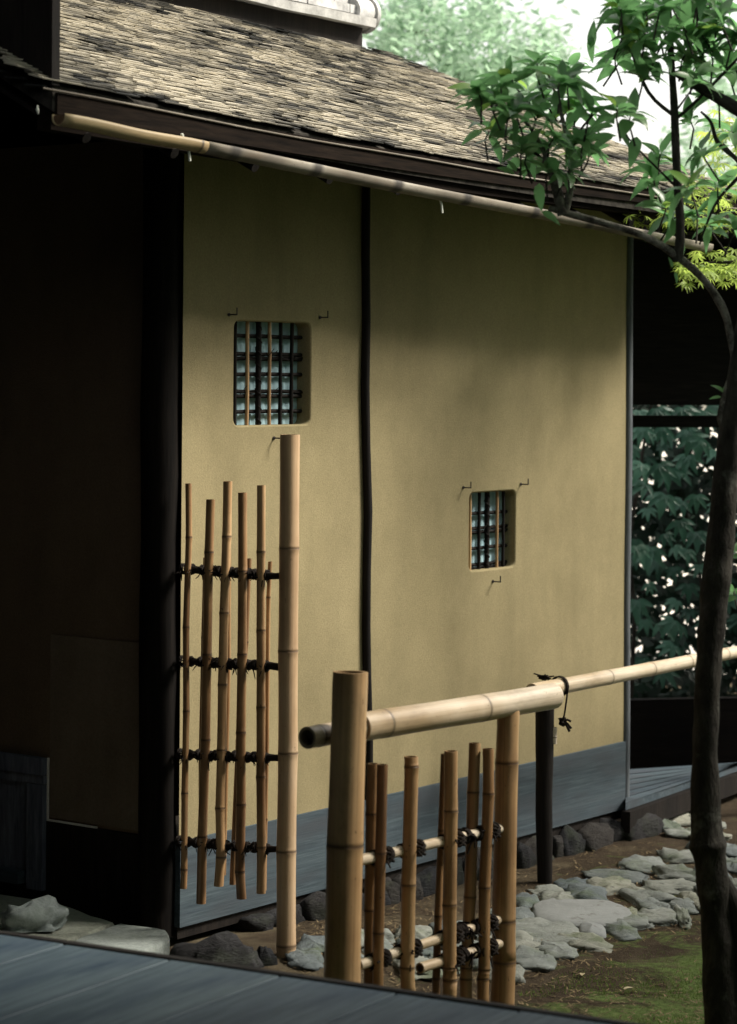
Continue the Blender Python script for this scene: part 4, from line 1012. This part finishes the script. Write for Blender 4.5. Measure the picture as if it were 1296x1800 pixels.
for (u_, v_, k, ds, yg, ys) in ros:
    Yc = YT + R.uniform(-.5, .5) * ys * 2; c = P(u_, v_, Yc); axis = V((R.uniform(-.6, .6), R.uniform(-.6, .6), 1)).normalized()
    o = axis.orthogonal().normalized(); o2 = axis.cross(o); ph = R.random() * 6
    cm.tube([c - axis * .06 + V((R.uniform(-.03, .03), R.uniform(-.03, .03), -.02)), c - axis * .02, c + axis * .006], [.003, .0025, .002], 5)
    for j in range(k + 3):
        th = ph + j * 2.4; el = R.uniform(-.35, .75)
        dr = ((o * math.cos(th) + o2 * math.sin(th)) * math.cos(el) + axis * math.sin(el)).normalized()
        nrm = (axis * math.cos(el) - (o * math.cos(th) + o2 * math.sin(th)) * math.sin(el)).normalized()
        nrm = (nrm + V((R.uniform(-.3, .3), R.uniform(-.3, .3), R.uniform(-.1, .3)))).normalized(); x = dr.cross(nrm).normalized(); nrm = x.cross(dr)
        leaves.append((c + axis * R.uniform(-.015, .012) + dr * .006, x, dr, nrm, px(R.uniform(38, 64), YT) * ds, yg or (R.random() < .10)))
for (u_, v_, du, dv, l_, yg) in ((1040, 62, .0, 1, 50, 1), (1040, 84, .05, -1, 50, 0), (905, 306, -1, -.3, 36, 1), (908, 302, -.7, -1, 30, 1), (912, 308, .9, -.6, 24, 1), (948, 322, .05, 1, 50, 0), (952, 372, .9, .5, 42, 1), (1222, 255, .1, 1, 44, 0), (800, 160, .9, .1, 60, 0), (838, 158, -1, -.02, 56, 1), (848, 230, -.7, .4, 46, 1),
                               (1272, 690, -.9, -.7, 26, 1), (1272, 690, .5, -1, 24, 1), (1268, 698, -1, .1, 22, 1), (1186, 478, .3, 1, 22, 1), (1182, 470, -.4, -1, 20, 1), (1120, 240, -.2, .9, 56, 0), (1078, 240, -.9, .4, 50, 0), (1078, 222, -.9, .1, 52, 0), (1080, 218, -.6, -.7, 48, 0), (1085, 232, .8, .7, 50, 0), (1296, 1050, -1, .4, 30, 1)):
    c = P(u_, v_, YT); dr = V((du, R.uniform(-.4, .2), -dv)).normalized(); nrm = V((R.uniform(-.4, .4), -.75, .6)); x = dr.cross(nrm).normalized(); nrm = x.cross(dr)
    leaves.append((c, x, dr, nrm, px(l_, YT), yg))
crown = obj('crown', cm, BARK, tree)
def scr(p):
    q = p - CAM; return 648 + FPX * q.x / q.y, V0 - FPX * q.z / q.y
leaves.sort(key=lambda q: (not (0 < scr(q[0])[0] < 1296 and 0 < scr(q[0])[1]), -q[4]))
lst = MB()
def leaf_inst(par, me, q):
    c, x, y, z, s_, _ = q; return inst('leaf', me, par, frame(c, x, y, z) @ Matrix.Diagonal((s_, s_, s_, 1)))
for i, q in enumerate(leaves):
    me = R.choice(ly if q[5] else lv)
    if i < 300: leaf_inst(crown, me, q)
    else:
        M = frame(q[0], q[1], q[2], q[3]) @ Matrix.Diagonal((q[4], q[4], q[4], 1)); vs = [M @ v_.co for v_ in me.vertices]
        lst.add(vs, [list(p.vertices) for p in me.polygons], True, tone=R.random())
for i in range(8000):  # unseen canopy added overhead to block the zenith sky
    q = V((R.uniform(-2.2, 2.3), R.gauss(5.75, .5), 0)); q.z = 3.75 + .25 * noise.noise(V((q.x * 1.3, q.y * 1.3, 2))) + abs(R.gauss(0, .55))
    if q.y > 6.7 or q.y < 4.6 or q.z < 1.95 + .17 * q.y + .12 or noise.noise(q * 1.1) < -.28: continue
    y = V((R.uniform(-1, 1), R.uniform(-1, 1), R.uniform(-.7, .4))).normalized(); nrm = V((R.uniform(-.7, .7), R.uniform(-.7, .7), 1)).normalized(); x = y.cross(nrm).normalized(); l_ = R.uniform(.10, .15)
    lst.add([q, q + y * l_ * .5 + x * l_ * .24, q + y * l_, q + y * l_ * .5 - x * l_ * .24], [(0, 1, 2, 3)], tone=R.random())
for i in range(4200):  # unseen canopy extension added to shade the deck from the sun
    q = V((R.uniform(2.2, 4.6), R.uniform(4.7, 6.15), 3.7 + abs(R.gauss(0, .45))))
    y = V((R.uniform(-1, 1), R.uniform(-1, 1), R.uniform(-.7, .4))).normalized(); nrm = V((R.uniform(-.7, .7), R.uniform(-.7, .7), 1)).normalized(); x = y.cross(nrm).normalized(); l_ = R.uniform(.10, .16)
    lst.add([q, q + y * l_ * .5 + x * l_ * .24, q + y * l_, q + y * l_ * .5 - x * l_ * .24], [(0, 1, 2, 3)], tone=R.random())
for k in range(7):  # branches reaching up into the added canopy
    a = P(1352, 150, YT); e = V((R.uniform(-2, 4), R.uniform(5.2, 7.2), R.uniform(4.0, 4.6)))
    mb = MB(); mb.tube([a, a + V((0, 0, .8)), a.lerp(e, .5) + UP * 1.0, e], [.05, .045, .03, .012], 8); obj('branch', mb, BARK, tree)
if lst.v: tag(obj('leaf_mass', lst, LEAF, crown), kind='stuff')
print('near leaves', len(leaves))

# ------------------------------------------------------------------ covered gallery behind the house
YG = 12.4
ga = P(1060, 1400, YG); gx_ = V((1, .22, 0)).normalized(); gy_ = V((-.22, 1, 0)).normalized()
gal = thing('covered_gallery', V((ga.x, ga.y, 0)), 'dark covered gallery with low plank floor beyond the right end of the house', 'building')
def GP(u, v, off=0.0): return plane_hit(u, v, ga + gy_ * off, gy_)
gz0 = GP(1180, 712).z; gz1 = GP(1180, 425).z
gL = GP(1040, 700); gR = GP(1700, 700)
gw = (gR - gL).dot(gx_) / 2
def gbox(name, z0, z1, o0, o1, mt, x0=0.0, x1=1.0):
    a = gL + gx_ * (2 * gw * x0); b_ = gL + gx_ * (2 * gw * x1); c = (a + b_) / 2; c = V((c.x, c.y, (z0 + z1) / 2)) + gy_ * ((o0 + o1) / 2)
    mb = MB(); mb.box(c, gx_, gy_, UP, (b_ - a).length / 2, abs(o1 - o0) / 2, abs(z1 - z0) / 2); return obj(name, mb, mt, gal, frame(c, gy_, UP, gx_))
gbox('upper_wall', gz0, gz1, 0, .06, WOOD_DARK)
gbox('beam', GP(1180, 752).z, GP(1180, 731).z, .08, .14, WOOD_DARK)
gbox('gallery_roof', gz1 + .0, gz1 + .06, -.75, .2, WOOD_DARK)
gbox('lower_wall', -.05, GP(1180, 1235).z, .1, .16, BLACKW)
gbox('post', 0, gz1, -.02, .06, WOOD_DARK, .42, .47)
# plank floor
fz = .17 * S
f0 = [G(1100, 1352, fz), G(1215, 1345, fz), G(1215, 1372, fz), G(1100, 1412, fz)]
nb = 6
for i in range(nb):
    mb = MB(); q = []
    for k, dz in ((0, 0), (1, -.03)):
        for (side, t_) in ((0, i / nb + .012), (1, i / nb + .012), (1, (i + 1) / nb - .012), (0, (i + 1) / nb - .012)):
            a = (f0[0] if side == 0 else f0[1] + (f0[1] - f0[0]) * 1.2).lerp(f0[3] if side == 0 else f0[2] + (f0[2] - f0[3]) * 1.2, t_)
            q.append(V((a.x, a.y, fz + dz)))
    mb.add(q, [(0, 1, 2, 3), (7, 6, 5, 4), (0, 4, 5, 1), (1, 5, 6, 2), (2, 6, 7, 3), (3, 7, 4, 0)])
    obj('floor_plank', mb, BOARD, gal, frame(q[0], gx_, gy_, UP))
mb = MB(); a = f0[3]; b_ = f0[2] + (f0[2] - f0[3]) * 1.2
a = V((a.x, a.y, fz - .03)); b_ = V((b_.x, b_.y, fz - .03)); dd = (b_ - a).normalized()
mb.box((a + b_) / 2 - UP * .045 , dd, UP.cross(dd), UP, (b_ - a).length / 2, .02, .042); obj('floor_edge', mb, WOOD_DARK, gal)

# ------------------------------------------------------------------ vine shrub seen through the gallery
YV = 13.6
sb = P(1180, 1300, YV)
vine = thing('broadleaf_shrub', V((sb.x, sb.y, 0)), 'dark shrub with five fingered bluish leaves seen through the gallery opening', 'shrub')
def palmate(name, mt, nl=5, wd=.17, spread=75):
    mb = MB()
    for i in range(nl):
        a = math.radians(-spread + 2 * spread * i / (nl - 1)) + R.uniform(-.1, .1); l_ = (1 - .25 * abs(i - (nl - 1) / 2) / ((nl - 1) / 2)) * R.uniform(.85, 1.05); ns = 5; vs = []
        for k in range(ns + 1):
            t_ = k / ns; w_ = wd * (math.sin(math.pi * t_ ** .75) ** .8 if 0 < t_ < 1 else .0)
            for sd in (-1, 0, 1):
                x, y = sd * w_ * l_, t_ * l_; vs.append((x * math.cos(a) + y * math.sin(a), -x * math.sin(a) + y * math.cos(a), -.35 * t_ * t_ * l_ + abs(sd) * w_ * .25))
        mb.add(vs, [(k * 3 + q, k * 3 + q + 1, k * 3 + 4 + q, k * 3 + 3 + q) for k in range(ns) for q in (0, 1)], True, tone=0.0)
    return mb.mesh(name, mt)
pv = [palmate('leaf', LEAF_VINE) for _ in range(5)]
mb = MB()
for k in range(7):
    q = V((sb.x + R.uniform(-.4, .5), sb.y + R.uniform(.1, .5), 0)); mb.tube([q, q + V((R.uniform(-.1, .1), 0, .7)), q + V((R.uniform(-.2, .2), R.uniform(-.1, .1), 1.5)), q + V((R.uniform(-.3, .3), R.uniform(-.1, .1), 2.1))], [.014, .011, .008, .004], 6)
stem = obj('stem', mb, BARK, vine)
cnt = 0
def frontleaf(u_, v_, Y, l_):
    global cnt
    c = P(u_, v_, Y); dr = V((R.uniform(-.8, .8), -.5, -R.uniform(.2, 1))).normalized(); nrm = V((R.uniform(-.3, .3), -.55, .8)); x = dr.cross(nrm).normalized(); nrm = x.cross(dr)
    inst('leaf', R.choice(pv), vine, frame(c, x, dr, nrm) @ Matrix.Diagonal((l_, l_, l_, 1))); cnt += 1
for (u_, v_) in ((1125, 722), (1155, 718), (1200, 716), (1240, 722), (1130, 752), (1165, 750), (1215, 768), (1235, 775), (1175, 825), (1160, 815), (1135, 850), (1170, 870), (1195, 915), (1120, 960), (1145, 962), (1210, 800), (1225, 870), (1120, 1055), (1160, 1095), (1185, 1090), (1225, 935), (1130, 815)):
    frontleaf(u_, v_, YV - R.uniform(.1, .5), px(R.uniform(34, 48), YV))
for i in range(60):
    frontleaf(R.uniform(1090, 1330), 690 + 500 * R.random() ** .9, YV + R.uniform(.1, .5), px(R.uniform(26, 42), YV))
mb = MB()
for i in range(8500):  # inner mass; leaves hidden above the opening are added to block sky
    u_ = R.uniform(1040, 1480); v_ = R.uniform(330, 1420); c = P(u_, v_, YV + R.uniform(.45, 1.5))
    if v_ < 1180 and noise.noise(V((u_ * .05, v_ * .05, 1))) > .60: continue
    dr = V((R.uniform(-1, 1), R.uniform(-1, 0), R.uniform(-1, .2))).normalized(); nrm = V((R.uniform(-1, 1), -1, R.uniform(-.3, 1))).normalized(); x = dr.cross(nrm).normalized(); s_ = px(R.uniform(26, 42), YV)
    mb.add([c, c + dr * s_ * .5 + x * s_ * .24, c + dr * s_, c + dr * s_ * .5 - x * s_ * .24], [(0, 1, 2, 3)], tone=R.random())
for i in range(3200):  # unseen leaves right of the frame, added to block the sun
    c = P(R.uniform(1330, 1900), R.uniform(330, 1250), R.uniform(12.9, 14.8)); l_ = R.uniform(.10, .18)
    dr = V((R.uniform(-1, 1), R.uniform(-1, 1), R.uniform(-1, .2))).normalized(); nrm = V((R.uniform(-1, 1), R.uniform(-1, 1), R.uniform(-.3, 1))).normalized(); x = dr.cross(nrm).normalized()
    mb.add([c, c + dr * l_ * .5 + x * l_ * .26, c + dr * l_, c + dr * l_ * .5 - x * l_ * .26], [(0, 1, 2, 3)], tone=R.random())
tag(obj('leaf_mass', mb, LEAF_SHADED, vine), kind='stuff')

# ------------------------------------------------------------------ pale wall added far behind as a bright backdrop, turned sunward
wy = 21.0; c = P(1200, 900, wy)
gwall = thing('bright_backdrop_wall', V((c.x, c.y, 0)), 'pale plaster wall added as bright backdrop behind gaps in the dark shrub', 'wall')
mb = MB(); mb.box(V((c.x, c.y, .85)), V((.7, .7, 0)).normalized(), V((-.7, .7, 0)).normalized(), UP, 6, .1, .85); obj('plaster_face', mb, PLASTER_WHITE, gwall)
mb = MB(); mb.box(V((c.x, c.y, 1.75)), V((.7, .7, 0)).normalized(), V((-.7, .7, 0)).normalized(), UP, 6.1, .25, .05); obj('coping', mb, TILE, gwall)

# ------------------------------------------------------------------ maple at the right
YM = 10.6
mpb = P(1420, 1300, YM)
maple = thing('maple_tree', V((mpb.x, mpb.y, 0)), 'yellow green maple spreading layered foliage behind the evergreen stem at right', 'tree')
limb('trunk', [(1440, 1500, 40), (1430, 1100, 34), (1410, 700, 28), (1380, 480, 20), (1340, 400, 14)], maple, BARK, Y=YM)
bl = []
for pts in ([(1350, 420, 10), (1290, 405, 6), (1220, 392, 4), (1140, 380, 3)], [(1360, 450, 9), (1300, 460, 6), (1240, 462, 4), (1200, 470, 3)], [(1350, 400, 9), (1290, 350, 6), (1230, 330, 4)], [(1340, 380, 8), (1300, 290, 5), (1260, 240, 3)]):
    limb('branch', pts, maple, BARK, Y=YM)
pm = []
for _ in range(4): pm.append(palmate('leaf', LEAF_MAPLE, 7, .10, 110))
mcrown = obj('crown', (lambda m_: (m_.tube([P(1300, 405, YM), P(1250, 398, YM), P(1180, 388, YM)], .004, 5), m_)[1])(MB()), BARK, maple)
def mleaf(u_, v_):
    c = P(u_, v_, YM + R.uniform(-.5, .6)); dr = V((R.uniform(-1, 1), R.uniform(-1, 1), R.uniform(-.5, .1))).normalized(); nrm = V((R.uniform(-.35, .35), R.uniform(-.6, .1), 1)).normalized(); x = dr.cross(nrm).normalized(); nrm = x.cross(dr); s_ = px(R.uniform(17, 27), YM)
    inst('leaf', R.choice(pm), mcrown, frame(c, x, dr, nrm) @ Matrix.Diagonal((s_, s_, s_, 1)))
for i in range(290):
    k = R.random()
    if k < .34: u_ = R.uniform(1105, 1300); v_ = 385 + R.gauss(0, 9) + (1210 - u_) * -.06
    elif k < .68: u_ = R.uniform(1195, 1310); v_ = 470 + R.gauss(0, 14)
    elif k < .86: u_ = R.uniform(1200, 1310); v_ = 340 + R.gauss(0, 14)
    else: u_ = R.uniform(1235, 1310); v_ = 250 + R.gauss(0, 30)
    mleaf(u_, v_)

# ------------------------------------------------------------------ pale trees far behind the roof
def far_tree(name, lab, base_uv, Y, blobs, limbs_, count, group=None):
    bp = P(base_uv[0], base_uv[1], Y); tr = thing(name, V((bp.x, bp.y, 0)), lab, 'tree', group)
    for pts in limbs_: limb('trunk' if pts[0][2] > 30 else 'branch', pts, tr, BARK, Y=Y)
    mb = MB()
    for i in range(count):
        u0, v0_, su, sv = R.choice(blobs); u_ = R.gauss(u0, su * .5); v_ = R.gauss(v0_, sv * .5)
        c = P(u_, v_, Y + R.gauss(0, .7)); s_ = px(R.uniform(15, 30), Y)
        dr = V((R.uniform(-1, 1), R.uniform(-1, 1), R.uniform(-.8, .4))).normalized(); nrm = V((R.uniform(-.8, .8), R.uniform(-1, .4), 1)).normalized(); x = dr.cross(nrm).normalized()
        mb.add([c, c + dr * s_ * .45 + x * s_ * .22, c + dr * s_, c + dr * s_ * .45 - x * s_ * .22], [(0, 1, 2, 3)], tone=R.random())
    tag(obj('crown', mb, LEAF_BG, tr), kind='stuff'); return tr
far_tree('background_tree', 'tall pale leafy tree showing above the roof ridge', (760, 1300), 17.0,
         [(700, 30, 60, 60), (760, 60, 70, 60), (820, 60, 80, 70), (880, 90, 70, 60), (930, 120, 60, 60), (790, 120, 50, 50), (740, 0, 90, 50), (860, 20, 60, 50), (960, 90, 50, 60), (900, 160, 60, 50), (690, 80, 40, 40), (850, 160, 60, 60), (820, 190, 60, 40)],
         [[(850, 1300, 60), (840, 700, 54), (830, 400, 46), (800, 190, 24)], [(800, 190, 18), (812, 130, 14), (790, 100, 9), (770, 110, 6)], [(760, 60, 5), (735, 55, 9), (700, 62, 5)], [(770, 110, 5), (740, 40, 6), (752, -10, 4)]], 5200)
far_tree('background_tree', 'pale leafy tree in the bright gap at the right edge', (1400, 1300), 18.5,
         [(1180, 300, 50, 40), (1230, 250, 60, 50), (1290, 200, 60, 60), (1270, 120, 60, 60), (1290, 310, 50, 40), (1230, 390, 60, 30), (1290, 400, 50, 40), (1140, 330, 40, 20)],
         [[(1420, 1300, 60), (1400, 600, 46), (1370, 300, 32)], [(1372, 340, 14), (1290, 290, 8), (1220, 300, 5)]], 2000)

# ------------------------------------------------------------------ unseen hedge added right of the frame to block low sky light
hd = thing('sky_block_hedge', fp(0, 0, 6.4), 'unseen evergreen hedge added across the garden to block low sky', 'hedge')
hm = MB()
for k in range(11):
    c = fp(-3.0 + k * 1.15, 0, 6.4 + .25 * math.sin(k * 2.1)); c.z = 0
    top = 5.8 + max(0, k - 4) * .5 + .25 * math.sin(k * 1.7)
    mb = MB(); mb.tube([c, c + UP * 1.0, c + UP * (top - .5)], [.09, .08, .03], 8); obj('trunk', mb, BARK, hd)
    for i in range(2600):
        z_ = R.uniform(.2, top); lim = .78 if z_ < top - 1 else .78 * (top - z_ + .2) / 1.2
        q = c + V((max(-lim, min(lim, R.gauss(0, .45))), max(-lim, min(lim, R.gauss(0, .45))), z_))
        dr = V((R.uniform(-1, 1), R.uniform(-1, 1), R.uniform(-.8, .4))).normalized(); nrm = V((R.uniform(-1, 1), R.uniform(-1, 1), R.uniform(-.5, 1))).normalized(); x = dr.cross(nrm).normalized(); l_ = R.uniform(.12, .24)
        hm.add([q, q + dr * l_ * .5 + x * l_ * .3, q + dr * l_, q + dr * l_ * .5 - x * l_ * .3], [(0, 1, 2, 3)], tone=R.random())
tag(obj('crown', hm, LEAF_VINE, hd), kind='stuff')
